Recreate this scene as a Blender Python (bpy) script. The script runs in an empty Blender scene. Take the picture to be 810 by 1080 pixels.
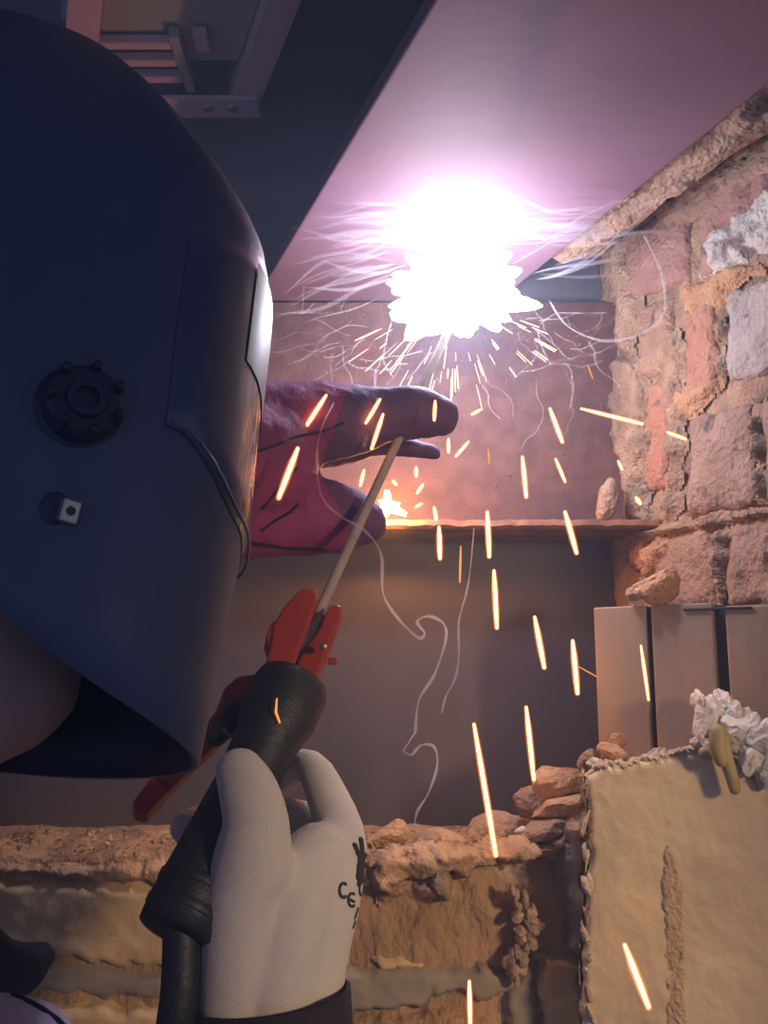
import bpy, bmesh, math, random
from mathutils import Vector, Matrix, noise

random.seed(7)
SC = bpy.context.scene
COL = SC.collection

# ------------------------------------------------------------------ camera
F = 1000.0                      # focal length in pixels of the 810x1080 frame
PITCH = math.radians(10.2)
CAM = Vector((0.0, 0.0, 1.5))
cam_data = bpy.data.cameras.new('camera')
cam_data.sensor_fit = 'VERTICAL'
cam_data.sensor_height = 36.0
cam_data.lens = 36.0 * F / 1080.0
cam_data.clip_start = 0.02
cam = bpy.data.objects.new('camera', cam_data)
COL.objects.link(cam)
cam.location = CAM
cam.rotation_euler = (math.pi / 2 + PITCH, 0, 0)
SC.camera = cam

# ------------------------------------------------------------------ view / world
SC.view_settings.view_transform = 'Standard'
SC.view_settings.look = 'None'
SC.view_settings.gamma = 1.0
SC.view_settings.exposure = 0.0
SC.view_settings.use_curve_mapping = False
SC.cycles.use_denoising = True
SC.cycles.max_bounces = 6
SC.cycles.transparent_max_bounces = 24
SC.cycles.volume_bounces = 0
SC.cycles.sample_clamp_indirect = 4.0
SC.cycles.volume_step_rate = 1.0

world = bpy.data.worlds.new('world')
SC.world = world
world.use_nodes = True
bg = world.node_tree.nodes['Background']
bg.inputs[0].default_value = (0.20, 0.29, 0.66, 1)
bg.inputs[1].default_value = 0.50

# ------------------------------------------------------------------ projection helpers (photo pixel -> point at a real distance)
_R = Vector((1, 0, 0)); _Fw = Vector((0, math.cos(PITCH), math.sin(PITCH))); _Up = Vector((0, -math.sin(PITCH), math.cos(PITCH)))
def ray(px, py):
    return _Fw + _R * ((px - 405.0) / F) + _Up * ((540.0 - py) / F)
def U(px, py, Y):
    d = ray(px, py); return CAM + d * (Y / d.y)
def UZ(px, py, z):
    d = ray(px, py); return CAM + d * ((z - CAM.z) / d.z)
def UP(px, py, p0, n):
    d = ray(px, py); return CAM + d * ((p0 - CAM).dot(n) / d.dot(n))
def pix(p):
    d = p - CAM; z = d.dot(_Fw); return 405 + F * d.dot(_R) / z, 540 - F * d.dot(_Up) / z
def PXR(rpx, Y):                 # pixel radius -> metres near depth Y
    return rpx * Y / F

# ------------------------------------------------------------------ lights
def lamp(name, kind, loc, energy, color, size=0.05, target=None, **kw):
    l = bpy.data.lights.new(name, kind); l.energy = energy; l.color = color
    if kind in ('POINT', 'SPOT'): l.shadow_soft_size = size
    if kind == 'AREA': l.size = size
    for k, v in kw.items(): setattr(l, k, v)
    o = bpy.data.objects.new(name, l); COL.objects.link(o); o.location = loc
    if target is not None:
        o.rotation_euler = (Vector(target) - Vector(loc)).to_track_quat('-Z', 'Y').to_euler()
    return o
ARC = U(480, 306, 0.94)
lamp('arc_light', 'POINT', ARC + Vector((0, -0.01, -0.040)), 3.4, (0.74, 0.74, 1.0), 0.014)
lamp('molten_spot_light', 'POINT', U(411, 534, 1.055), 2.0, (1.0, 0.38, 0.10), 0.006)
# unseen fill spot, assumed and added at right behind the camera; cone misses helmet
lamp('assumed_fill_spot', 'SPOT', (1.05, -0.55, 1.75), 95.0, (1.0, 0.68, 0.42), 0.10, target=(0.33, 0.92, 1.22), spot_size=math.radians(54), spot_blend=1.0)

# ------------------------------------------------------------------ materials
def rgba(c): return (c[0], c[1], c[2], 1.0)
def material(name, base, rough=0.6, metal=0.0, base2=None, scale=12.0, detail=6.0, lo=0.35, hi=0.65, bump=0.0, bump_scale=60.0,
             base3=None, scale3=4.0, lo3=0.5, hi3=0.62, stretch=None, spec=0.5, coat=0.0, bd=0.004):
    m = bpy.data.materials.new(name); m.use_nodes = True
    nt = m.node_tree; N = nt.nodes; L = nt.links
    b = N['Principled BSDF']
    b.inputs['Base Color'].default_value = rgba(base)
    b.inputs['Roughness'].default_value = rough
    b.inputs['Metallic'].default_value = metal
    b.inputs['Specular IOR Level'].default_value = spec
    b.inputs['Coat Weight'].default_value = coat
    tc = N.new('ShaderNodeTexCoord'); mp = N.new('ShaderNodeMapping')
    L.new(tc.outputs['Object'], mp.inputs['Vector'])
    if stretch: mp.inputs['Scale'].default_value = stretch
    col = None
    if base2 is not None:
        n = N.new('ShaderNodeTexNoise'); n.inputs['Scale'].default_value = scale; n.inputs['Detail'].default_value = detail
        L.new(mp.outputs[0], n.inputs['Vector'])
        r = N.new('ShaderNodeValToRGB'); r.color_ramp.elements[0].position = lo; r.color_ramp.elements[1].position = hi
        r.color_ramp.elements[0].color = rgba(base); r.color_ramp.elements[1].color = rgba(base2)
        L.new(n.outputs['Fac'], r.inputs[0]); col = r.outputs[0]
        if base3 is not None:
            n3 = N.new('ShaderNodeTexNoise'); n3.inputs['Scale'].default_value = scale3; n3.inputs['Detail'].default_value = 8
            L.new(mp.outputs[0], n3.inputs['Vector'])
            r3 = N.new('ShaderNodeValToRGB'); r3.color_ramp.elements[0].position = lo3; r3.color_ramp.elements[1].position = hi3
            L.new(n3.outputs['Fac'], r3.inputs[0])
            mx = N.new('ShaderNodeMix'); mx.data_type = 'RGBA'
            L.new(r3.outputs[0], mx.inputs['Factor']); L.new(col, mx.inputs['A']); mx.inputs['B'].default_value = rgba(base3)
            col = mx.outputs['Result']
        L.new(col, b.inputs['Base Color'])
    if bump > 0:
        nb = N.new('ShaderNodeTexNoise'); nb.inputs['Scale'].default_value = bump_scale; nb.inputs['Detail'].default_value = 8
        L.new(mp.outputs[0], nb.inputs['Vector'])
        bp = N.new('ShaderNodeBump'); bp.inputs['Strength'].default_value = bump; bp.inputs['Distance'].default_value = bd
        L.new(nb.outputs['Fac'], bp.inputs['Height']); L.new(bp.outputs[0], b.inputs['Normal'])
    return m
def emitter(name, col, strength, through=False):
    m = bpy.data.materials.new(name); m.use_nodes = True
    nt = m.node_tree; nt.nodes.clear()
    o = nt.nodes.new('ShaderNodeOutputMaterial'); e = nt.nodes.new('ShaderNodeEmission')
    e.inputs[0].default_value = rgba(col); e.inputs[1].default_value = strength
    if through:
        t = nt.nodes.new('ShaderNodeBsdfTransparent'); a = nt.nodes.new('ShaderNodeAddShader')
        nt.links.new(e.outputs[0], a.inputs[0]); nt.links.new(t.outputs[0], a.inputs[1]); nt.links.new(a.outputs[0], o.inputs[0])
    else:
        nt.links.new(e.outputs[0], o.inputs[0])
    return m
def wisp_mat(name, col, alpha, noise_scale=None):
    m = bpy.data.materials.new(name); m.use_nodes = True
    nt = m.node_tree; nt.nodes.clear(); N = nt.nodes; L = nt.links
    o = N.new('ShaderNodeOutputMaterial'); t = N.new('ShaderNodeBsdfTransparent')
    d = N.new('ShaderNodeBsdfDiffuse'); tr = N.new('ShaderNodeBsdfTranslucent')
    d.inputs[0].default_value = rgba(col); tr.inputs[0].default_value = rgba(col)
    a = N.new('ShaderNodeMixShader'); a.inputs[0].default_value = 0.5
    L.new(d.outputs[0], a.inputs[1]); L.new(tr.outputs[0], a.inputs[2])
    mx = N.new('ShaderNodeMixShader'); mx.inputs[0].default_value = alpha
    L.new(t.outputs[0], mx.inputs[1]); L.new(a.outputs[0], mx.inputs[2]); L.new(mx.outputs[0], o.inputs[0])
    if noise_scale:
        tc = N.new('ShaderNodeTexCoord'); n = N.new('ShaderNodeTexNoise'); n.inputs['Scale'].default_value = noise_scale
        n.inputs['Detail'].default_value = 4
        L.new(tc.outputs['Object'], n.inputs['Vector'])
        r = N.new('ShaderNodeMapRange'); r.inputs[1].default_value = 0.38; r.inputs[2].default_value = 0.75; r.inputs[3].default_value = 0.0; r.inputs[4].default_value = alpha
        L.new(n.outputs['Fac'], r.inputs[0]); L.new(r.outputs[0], mx.inputs[0])
    return m

M = {}
M['primer'] = material('red_oxide_primer_steel', (0.18, 0.108, 0.155), 0.62, 0.0, (0.215, 0.128, 0.175), 7, 8, 0.3, 0.7, 0.08, 90, (0.16, 0.095, 0.13), 3, 0.5, 0.7, spec=0.12)
M['beam_shaded'] = material('shaded_beam_steel', (0.09, 0.085, 0.12), 0.6, 0.0, (0.11, 0.10, 0.14), 7, 6)  # upper beam lies in shade; that darkness is put into its base colour
M['rust'] = material('rusted_steel', (0.085, 0.037, 0.034), 0.75, 0.0, (0.135, 0.062, 0.054), 45, 10, 0.35, 0.65, 0.35, 260, (0.085, 0.045, 0.055), 8, 0.48, 0.66)
M['flange_rust'] = material('rusted_flange', (0.30, 0.13, 0.06), 0.7, 0.0, (0.16, 0.07, 0.045), 30, 8, 0.4, 0.6, 0.3, 200)
M['dark_panel'] = material('dark_smooth_panel', (0.056, 0.050, 0.064), 0.38, 0.0, (0.080, 0.068, 0.076), 5, 6, 0.3, 0.7, 0.03, 60)
M['back_wall'] = material('dark_blue_wall', (0.13, 0.12, 0.16), 0.7, 0.0, (0.17, 0.15, 0.19), 6, 6, 0.3, 0.7, 0.1, 80)
M['concrete_dark'] = material('dark_concrete', (0.10, 0.09, 0.085), 0.85, 0.0, (0.15, 0.13, 0.12), 10, 8, bump=0.3)
M['mortar'] = material('crumbling_mortar', (0.30, 0.19, 0.125), 0.95, 0.0, (0.42, 0.29, 0.19), 40, 10, 0.35, 0.65, 0.8, 180, (0.20, 0.14, 0.10), 16, 0.54, 0.66, bd=0.010)
M['mortar_pack'] = material('brown_mortar_packing', (0.26, 0.17, 0.12), 0.95, 0.0, (0.36, 0.24, 0.17), 40, 10, 0.35, 0.65, 0.8, 120, (0.07, 0.05, 0.05), 18, 0.58, 0.64, bd=0.010)
M['mortar_orange'] = material('orange_mortar', (0.42, 0.23, 0.12), 0.95, 0.0, (0.52, 0.31, 0.17), 40, 10, 0.35, 0.65, 0.8, 180, bd=0.010)
M['mortar_grey'] = material('grey_mortar_smear', (0.40, 0.37, 0.34), 0.95, 0.0, (0.56, 0.53, 0.49), 30, 10, 0.35, 0.65, 0.8, 160, (0.18, 0.14, 0.13), 26, 0.56, 0.64, bd=0.010)
def brickmat(i, a, b):
    return material('brick_clay_%d' % i, a, 0.92, 0.0, b, 22, 10, 0.35, 0.65, 0.7, 150, (0.13, 0.095, 0.08), 42, 0.60, 0.68, bd=0.010)
M['bricks'] = [brickmat(0, (0.30, 0.18, 0.12), (0.37, 0.235, 0.165)), brickmat(1, (0.28, 0.18, 0.13), (0.35, 0.24, 0.175)),
               brickmat(2, (0.38, 0.17, 0.11), (0.42, 0.22, 0.15)), brickmat(3, (0.34, 0.29, 0.26), (0.43, 0.38, 0.34)),
               brickmat(4, (0.30, 0.15, 0.13), (0.36, 0.21, 0.17))]
M['board'] = material('grey_board', (0.36, 0.235, 0.15), 0.55, 0.0, (0.42, 0.285, 0.19), 14, 8, 0.3, 0.7, 0.15, 120, (0.26, 0.21, 0.18), 5, 0.5, 0.7, stretch=(1, 1, 0.25))
M['board_dark'] = material('dark_joint_strip', (0.03, 0.025, 0.035), 0.7)
M['plaster'] = material('cream_plaster', (0.70, 0.55, 0.34), 0.85, 0.0, (0.76, 0.62, 0.40), 8, 8, 0.3, 0.7, 0.25, 90, (0.48, 0.38, 0.25), 5, 0.55, 0.75)
M['plaster_broken'] = material('broken_plaster', (0.50, 0.38, 0.26), 0.95, 0.0, (0.66, 0.56, 0.43), 40, 10, 0.35, 0.65, 0.8, 180, bd=0.010)
M['chase'] = material('chase_filler', (0.50, 0.36, 0.22), 0.95, 0.0, (0.60, 0.45, 0.29), 60, 10, 0.35, 0.65, 0.8, 260, bd=0.006)
M['plaster_white'] = material('white_foam_plaster', (0.62, 0.57, 0.50), 0.95, 0.0, (0.78, 0.74, 0.66), 30, 10, 0.35, 0.65, 0.7, 150)
M['ochre'] = material('ochre_glue', (0.30, 0.24, 0.11), 0.6, 0.0, (0.36, 0.29, 0.14), 20, 5)
M['ledge'] = material('dirty_concrete_face', (0.43, 0.29, 0.16), 0.92, 0.0, (0.29, 0.185, 0.105), 14, 10, 0.38, 0.66, 0.8, 110, (0.12, 0.075, 0.05), 9, 0.56, 0.70, stretch=(1, 1, 0.55), bd=0.010)
M['ledge_cream'] = material('ochre_plaster_face', (0.54, 0.40, 0.21), 0.92, 0.0, (0.60, 0.45, 0.26), 9, 8, 0.35, 0.65, 0.4, 90, (0.34, 0.24, 0.13), 4, 0.5, 0.7)
M['grey_plaster'] = material('grey_cement_band', (0.24, 0.21, 0.165), 0.9, 0.0, (0.29, 0.26, 0.21), 12, 8, 0.35, 0.65, 0.4, 90)
M['rubble'] = material('rubble_stone', (0.42, 0.27, 0.16), 0.95, 0.0, (0.52, 0.36, 0.23), 25, 10, 0.35, 0.65, 0.7, 150, (0.28, 0.18, 0.11), 9, 0.5, 0.66, bd=0.010)
M['rubble_dark'] = material('rubble_stone_dull', (0.28, 0.19, 0.13), 0.95, 0.0, (0.36, 0.26, 0.18), 25, 10, 0.35, 0.65, 0.7, 150, bd=0.010)
M['helmet'] = material('helmet_dark_plastic', (0.078, 0.092, 0.140), 0.46, 0.0, (0.092, 0.106, 0.156), 60, 4, 0.3, 0.7, 0.05, 300, spec=0.35)
M['helmet_front'] = material('helmet_front_plate', (0.062, 0.078, 0.135), 0.24, 0.0, (0.080, 0.094, 0.150), 9, 6, 0.35, 0.7, 0.05, 40, stretch=(1, 1, 0.25), coat=0.4)
M['helmet_inner'] = material('helmet_inside', (0.012, 0.014, 0.030), 0.5)
M['knob'] = material('knob_black_plastic', (0.020, 0.027, 0.052), 0.45)
M['bolt'] = material('bolt_metal', (0.50, 0.46, 0.38), 0.35, 0.8)
M['skin'] = material('skin', (0.56, 0.31, 0.22), 0.55, 0.0, (0.50, 0.27, 0.19), 40, 5, bump=0.15, bump_scale=200)
M['jacket'] = material('lavender_work_jacket', (0.46, 0.44, 0.66), 0.9, 0.0, (0.50, 0.48, 0.70), 30, 4, bump=0.2, bump_scale=400)
M['dark_cloth'] = material('dark_navy_cloth', (0.014, 0.013, 0.026), 0.9, 0.0, (0.020, 0.018, 0.034), 30, 4, bump=0.25, bump_scale=400)
M['trousers'] = material('dark_trousers', (0.03, 0.03, 0.05), 0.9)
M['boots'] = material('black_boots', (0.02, 0.018, 0.016), 0.6)
M['knit'] = material('white_knit_glove', (0.58, 0.56, 0.52), 0.9, 0.0, (0.63, 0.61, 0.57), 25, 4, 0.3, 0.7)
def knit_bump(m):
    nt = m.node_tree; N = nt.nodes; L = nt.links
    tc = N.new('ShaderNodeTexCoord'); mp = N.new('ShaderNodeMapping'); mp.inputs['Rotation'].default_value = (0, math.radians(-16), 0)
    w = N.new('ShaderNodeTexWave'); w.inputs['Scale'].default_value = 220; w.inputs['Distortion'].default_value = 0.6; w.bands_direction = 'X'
    w2 = N.new('ShaderNodeTexWave'); w2.inputs['Scale'].default_value = 260; w2.inputs['Distortion'].default_value = 0.6; w2.bands_direction = 'Z'
    L.new(tc.outputs['Object'], mp.inputs[0]); L.new(mp.outputs[0], w.inputs[0]); L.new(mp.outputs[0], w2.inputs[0])
    a = N.new('ShaderNodeMath'); a.operation = 'ADD'; L.new(w.outputs['Fac'], a.inputs[0]); L.new(w2.outputs['Fac'], a.inputs[1])
    bp = N.new('ShaderNodeBump'); bp.inputs['Strength'].default_value = 0.5; bp.inputs['Distance'].default_value = 0.0006
    L.new(a.outputs[0], bp.inputs['Height']); L.new(bp.outputs[0], N['Principled BSDF'].inputs['Normal'])
knit_bump(M['knit'])
M['ink'] = material('dark_ink_print', (0.03, 0.03, 0.035), 0.8)
M['leather'] = material('maroon_leather', (0.30, 0.045, 0.17), 0.7, 0.0, (0.22, 0.03, 0.13), 9, 6, 0.35, 0.65, 0.35, 160, (0.13, 0.025, 0.09), 7, 0.5, 0.68)
M['leather_finger'] = material('navy_purple_leather', (0.11, 0.06, 0.16), 0.7, 0.0, (0.15, 0.06, 0.16), 9, 6, 0.35, 0.65, 0.35, 160)
M['seam'] = material('black_seam', (0.015, 0.010, 0.015), 0.8)
M['handle'] = material('black_rubber_handle', (0.016, 0.022, 0.030), 0.5, bump=0.2, bump_scale=300, base2=(0.022, 0.028, 0.036))
M['red'] = material('red_plastic_jaw', (0.42, 0.055, 0.035), 0.42, 0.0, (0.34, 0.05, 0.035), 20, 5, 0.35, 0.65, 0.1, 120)
M['metal'] = material('steel_jaw', (0.30, 0.27, 0.25), 0.4, 0.9, (0.18, 0.15, 0.13), 60, 6)
M['rod'] = material('electrode_coating', (0.42, 0.36, 0.33), 0.75, 0.0, (0.36, 0.30, 0.27), 60, 5, bump=0.3, bump_scale=300)
M['tray'] = material('grey_green_tray', (0.36, 0.40, 0.38), 0.5, 0.0, (0.41, 0.45, 0.43), 6, 5, bump=0.05)
M['tray_rim'] = material('pinkish_painted_rim', (0.72, 0.52, 0.56), 0.5, 0.0, (0.66, 0.48, 0.52), 8, 5, bump=0.05)
M['floor'] = material('concrete_floor', (0.25, 0.23, 0.21), 0.9, 0.0, (0.31, 0.28, 0.25), 6, 8, bump=0.3)
M['spark'] = emitter('spark_glow', (1.0, 0.40, 0.11), 9.0)
M['spark_far'] = emitter('spark_glow_dim', (1.0, 0.33, 0.08), 1.2)
M['bloom'] = emitter('spark_bloom', (1.0, 0.26, 0.04), 0.35, True)
M['spark_hot'] = emitter('spark_white_hot', (1.0, 0.68, 0.45), 2.6)
M['arc'] = emitter('arc_plasma', (0.90, 0.90, 1.0), 10.0, True)
M['molten'] = emitter('molten_drop', (1.0, 0.62, 0.20), 14.0, True)
M['wisp'] = wisp_mat('smoke_thread', (0.9, 0.9, 0.95), 0.26)
M['wisp_fine'] = wisp_mat('smoke_thread_fine', (0.85, 0.88, 1.0), 0.10)
M['wisp_thin'] = wisp_mat('smoke_thread_thin', (0.8, 0.86, 1.0), 0.16)

# ------------------------------------------------------------------ object helpers
def link(o, parent=None):
    COL.objects.link(o)
    if parent is not None: o.parent = parent
    return o
def mesh_obj(name, verts, faces, mat, parent=None, smooth=False):
    me = bpy.data.meshes.new(name); me.from_pydata([tuple(v) for v in verts], [], faces); me.update()
    if mat is not None: me.materials.append(mat)
    if smooth: me.polygons.foreach_set('use_smooth', [True] * len(me.polygons))
    o = bpy.data.objects.new(name, me)
    return link(o, parent)
def tag(o, label=None, cat=None, group=None, kind=None):
    if label: o['label'] = label
    if cat: o['category'] = cat
    if group: o['group'] = group
    if kind: o['kind'] = kind
    return o
def empty(name, label=None, cat=None, group=None, kind=None):
    o = bpy.data.objects.new(name, None); o.empty_display_size = 0.02; COL.objects.link(o)
    return tag(o, label, cat, group, kind)
def sm(t): t = max(0.0, min(1.0, t)); return t * t * (3 - 2 * t)
def fbm(p, o=4): return noise.fractal(p, 0.9, 2.1, o)

def tube_geo(pts, radii, n=10, caps=True, flat=None):
    """rounded tube through the points, hemispherical ends"""
    pts = [Vector(p) for p in pts]
    if not hasattr(radii, '__len__'): radii = [radii] * len(pts)
    P = []; Rr = []
    t0 = (pts[1] - pts[0]).normalized(); t1 = (pts[-1] - pts[-2]).normalized()
    if caps:
        for a in (80, 50, 22):
            A = math.radians(a); P.append(pts[0] - t0 * radii[0] * math.sin(A)); Rr.append(radii[0] * math.cos(A))
    for p, r in zip(pts, radii): P.append(p); Rr.append(r)
    if caps:
        for a in (22, 50, 80):
            A = math.radians(a); P.append(pts[-1] + t1 * radii[-1] * math.sin(A)); Rr.append(radii[-1] * math.cos(A))
    verts = []; faces = []; prev = None
    for i, p in enumerate(P):
        t = (P[min(i + 1, len(P) - 1)] - P[max(i - 1, 0)])
        t = t.normalized() if t.length > 1e-9 else t0
        if prev is None:
            ref = Vector((0, 0, 1)) if abs(t.z) < 0.9 else Vector((1, 0, 0))
            nrm = t.cross(ref).normalized()
        else:
            nrm = (prev - t * prev.dot(t)).normalized()
        prev = nrm; b = t.cross(nrm)
        for k in range(n):
            a = 2 * math.pi * k / n
            verts.append(p + (nrm * math.cos(a) + b * math.sin(a)) * Rr[i])
    for i in range(len(P) - 1):
        for k in range(n):
            k2 = (k + 1) % n
            faces.append((i * n + k, i * n + k2, (i + 1) * n + k2, (i + 1) * n + k))
    faces.append(tuple(reversed(range(n)))); faces.append(tuple(range((len(P) - 1) * n, len(P) * n)))
    return verts, faces
def merge(geos):
    V = []; Fc = []
    for v, f in geos:
        o = len(V); V += list(v); Fc += [tuple(i + o for i in q) for q in f]
    return V, Fc
def smooth_path(pts, radii=None, k=4):
    """Catmull-Rom"""
    pts = [Vector(p) for p in pts]; out = []; ro = []
    for i in range(len(pts) - 1):
        p0 = pts[max(i - 1, 0)]; p1 = pts[i]; p2 = pts[i + 1]; p3 = pts[min(i + 2, len(pts) - 1)]
        for j in range(k):
            t = j / k
            out.append(0.5 * ((2 * p1) + (p2 - p0) * t + (2 * p0 - 5 * p1 + 4 * p2 - p3) * t * t + (3 * p1 - p0 - 3 * p2 + p3) * t ** 3))
            if radii: ro.append(radii[i] * (1 - t) + radii[i + 1] * t)
    out.append(pts[-1])
    if radii: ro.append(radii[-1]); return out, ro
    return out
def tube(name, pts, radii, mat, parent=None, n=10, caps=True):
    v, f = tube_geo(pts, radii, n, caps); return mesh_obj(name, v, f, mat, parent, True)
def organic(name, chains, voxel, mat, parent=None, smooth=8, wrinkle=0.0, wscale=40.0):
    """one continuous surface grown over tapered chains"""
    geos = []
    for pts, rr in chains:
        p, r = smooth_path(pts, list(rr), 3); geos.append(tube_geo(p, r, 16))
    v, f = merge(geos)
    o = mesh_obj(name + '_tmp', v, f, None)
    md = o.modifiers.new('r', 'REMESH'); md.mode = 'VOXEL'; md.voxel_size = voxel
    ms = o.modifiers.new('s', 'SMOOTH'); ms.factor = 0.5; ms.iterations = smooth
    dg = bpy.context.evaluated_depsgraph_get()
    me = bpy.data.meshes.new_from_object(o.evaluated_get(dg)); me.name = name
    tmp = o.data; bpy.data.objects.remove(o); bpy.data.meshes.remove(tmp)
    if wrinkle:
        nn = [vv.normal.copy() for vv in me.vertices]
        for vv, n_ in zip(me.vertices, nn): vv.co += n_ * (fbm(vv.co * wscale) * wrinkle)
    me.materials.clear(); me.materials.append(mat)
    me.polygons.foreach_set('use_smooth', [True] * len(me.polygons))
    o = bpy.data.objects.new(name, me)
    return link(o, parent)
def box_geo(c, ax, ay, az):
    """box from centre and half-axis vectors"""
    c = Vector(c); v = []
    for sx in (-1, 1):
        for sy in (-1, 1):
            for sz in (-1, 1): v.append(c + Vector(ax) * sx + Vector(ay) * sy + Vector(az) * sz)
    f = [(0, 1, 3, 2), (4, 6, 7, 5), (0, 4, 5, 1), (2, 3, 7, 6), (0, 2, 6, 4), (1, 5, 7, 3)]
    return v, f
def bevel(o, w=0.002, seg=2):
    me = o.data; bm = bmesh.new(); bm.from_mesh(me)
    bmesh.ops.recalc_face_normals(bm, faces=bm.faces)
    bmesh.ops.bevel(bm, geom=list(bm.edges), offset=w, segments=seg, affect='EDGES', profile=0.6)
    bm.to_mesh(me); bm.free(); return o
def bbox_obj(name, lo, hi, mat, parent=None, bw=0.0):
    lo = Vector(lo); hi = Vector(hi); c = (lo + hi) / 2; h = (hi - lo) / 2
    v, f = box_geo(c, (h.x, 0, 0), (0, h.y, 0), (0, 0, h.z))
    o = mesh_obj(name, v, f, mat, parent)
    return bevel(o, bw) if bw else o
def rough_quad(name, q, normal, depth, nx, ny, mat, parent=None, amp=0.003, freq=30.0, edge=0.18, seed=0, round_amp=0.004, jag=0.0, jfreq=25.0):
    """rough slab: quad corners (tl, tr, br, bl) of the front face; sides run back along -normal; one closed mesh"""
    tl, tr, br, bl = [Vector(p) for p in q]; nrm = Vector(normal).normalized(); off = Vector((seed * 3.17, seed * 1.31, seed * 2.7))
    V = []; Fc = []
    for j in range(ny + 1):
        t = j / ny
        for i in range(nx + 1):
            s = i / nx
            p = (tl * (1 - s) + tr * s) * (1 - t) + (bl * (1 - s) + br * s) * t
            e = min(s, 1 - s, t, 1 - t) / edge if edge > 0 else 1
            h = fbm(p * freq + off) * amp - round_amp * (1 - sm(e)) ** 2
            if jag:
                p0_ = p
                p = p + (tr - tl).normalized() * fbm(p0_ * jfreq + off, 2) * jag * abs(2 * s - 1) ** 3
                p = p + (bl - tl).normalized() * fbm(p0_ * jfreq + off + Vector((7, 3, 1)), 2) * jag * abs(2 * t - 1) ** 3
            V.append(p + nrm * h)
    for j in range(ny):
        for i in range(nx):
            a = j * (nx + 1) + i; Fc.append((a, a + nx + 1, a + nx + 2, a + 1))
    ring = [i for i in range(nx + 1)] + [(j) * (nx + 1) + nx for j in range(1, ny + 1)] + [ny * (nx + 1) + i for i in range(nx - 1, -1, -1)] + [j * (nx + 1) for j in range(ny - 1, 0, -1)]
    base = len(V)
    for r in ring: V.append(V[r] - nrm * depth)
    n = len(ring)
    for k in range(n):
        k2 = (k + 1) % n; Fc.append((ring[k], ring[k2], base + k2, base + k))
    Fc.append(tuple(base + k for k in range(n)))
    return mesh_obj(name, V, Fc, mat, parent, True)
def inside(poly, x, y):
    c = False; j = len(poly) - 1
    for i in range(len(poly)):
        xi, yi = poly[i]; xj, yj = poly[j]
        if (yi > y) != (yj > y) and x < (xj - xi) * (y - yi) / (yj - yi + 1e-12) + xi: c = not c
        j = i
    return c
def edge_dist(poly, x, y):
    best = 1e9; j = len(poly) - 1
    for i in range(len(poly)):
        ax, ay = poly[j]; bx, by = poly[i]; dx, dy = bx - ax, by - ay
        t = max(0, min(1, ((x - ax) * dx + (y - ay) * dy) / (dx * dx + dy * dy + 1e-12)))
        best = min(best, math.hypot(x - ax - t * dx, y - ay - t * dy)); j = i
    return best
def relief(name, poly, fn, normal, thick, mat, parent=None, step=4.0, soft=8.0, amp=0.003, freq=40.0, seed=0, wobble=5.0, sink=0.004):
    """irregular lump lying on a surface; poly in photo pixels, fn maps pixel -> surface point"""
    nrm = Vector(normal).normalized(); off = Vector((seed * 2.3, seed * 5.1, seed * 0.7))
    xs = [p[0] for p in poly]; ys = [p[1] for p in poly]
    x0, x1, y0, y1 = min(xs) - 12, max(xs) + 12, min(ys) - 12, max(ys) + 12
    nx = max(2, int((x1 - x0) / step)); ny = max(2, int((y1 - y0) / step))
    idx = {}; V = []; Fc = []; hh = {}
    for j in range(ny + 1):
        for i in range(nx + 1):
            x = x0 + (x1 - x0) * i / nx; y = y0 + (y1 - y0) * j / ny
            w = noise.noise(Vector((x * 0.05, y * 0.05, seed))) * wobble + noise.noise(Vector((x * 0.15, y * 0.15, seed + 9))) * wobble * 0.5
            d = edge_dist(poly, x, y) * (1 if inside(poly, x, y) else -1) + w
            hh[i, j] = (d, x, y)
    def vid(i, j):
        if (i, j) not in idx:
            d, x, y = hh[i, j]; p = fn(x, y); k = sm(d / soft)
            h = -sink + (thick + sink) * k + fbm(p * freq + off, 3) * amp * (0.3 + 0.7 * k)
            idx[i, j] = len(V); V.append(p + nrm * h)
        return idx[i, j]
    for j in range(ny):
        for i in range(nx):
            if max(hh[i, j][0], hh[i + 1, j][0], hh[i, j + 1][0], hh[i + 1, j + 1][0]) > 0:
                Fc.append((vid(i, j), vid(i, j + 1), vid(i + 1, j + 1), vid(i + 1, j)))
    return mesh_obj(name, V, Fc, mat, parent, True)
def rock(name, c, size, mat, seed, parent=None, sub=3, amp=0.28, cuts=5, rot=None, smooth=False):
    bm = bmesh.new(); bmesh.ops.create_icosphere(bm, subdivisions=sub, radius=1.0)
    rnd = random.Random(seed); off = Vector((rnd.uniform(-50, 50), rnd.uniform(-50, 50), rnd.uniform(-50, 50)))
    pl = [(Vector((rnd.gauss(0, 1), rnd.gauss(0, 1), rnd.gauss(0, 1))).normalized(), rnd.uniform(0.5, 0.8)) for _ in range(cuts)]
    for v in bm.verts:
        p = v.co.copy()
        for n_, d in pl:
            e = p.dot(n_) - d
            if e > 0: p -= n_ * e * 0.9
        p *= 1 + amp * 0.6 * fbm(v.co * 1.3 + off, 3) + amp * 0.25 * fbm(v.co * 5 + off, 3)
        v.co = p
    R_ = Matrix.Rotation(rot if rot is not None else rnd.uniform(-0.5, 0.5), 3, 'Y')
    for v in bm.verts: v.co = R_ @ Vector((v.co.x * size[0], v.co.y * size[1], v.co.z * size[2])) + Vector(c)
    me = bpy.data.meshes.new(name); bm.to_mesh(me); bm.free(); me.materials.append(mat)
    if smooth: me.polygons.foreach_set('use_smooth', [True] * len(me.polygons))
    return link(bpy.data.objects.new(name, me), parent)
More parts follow.
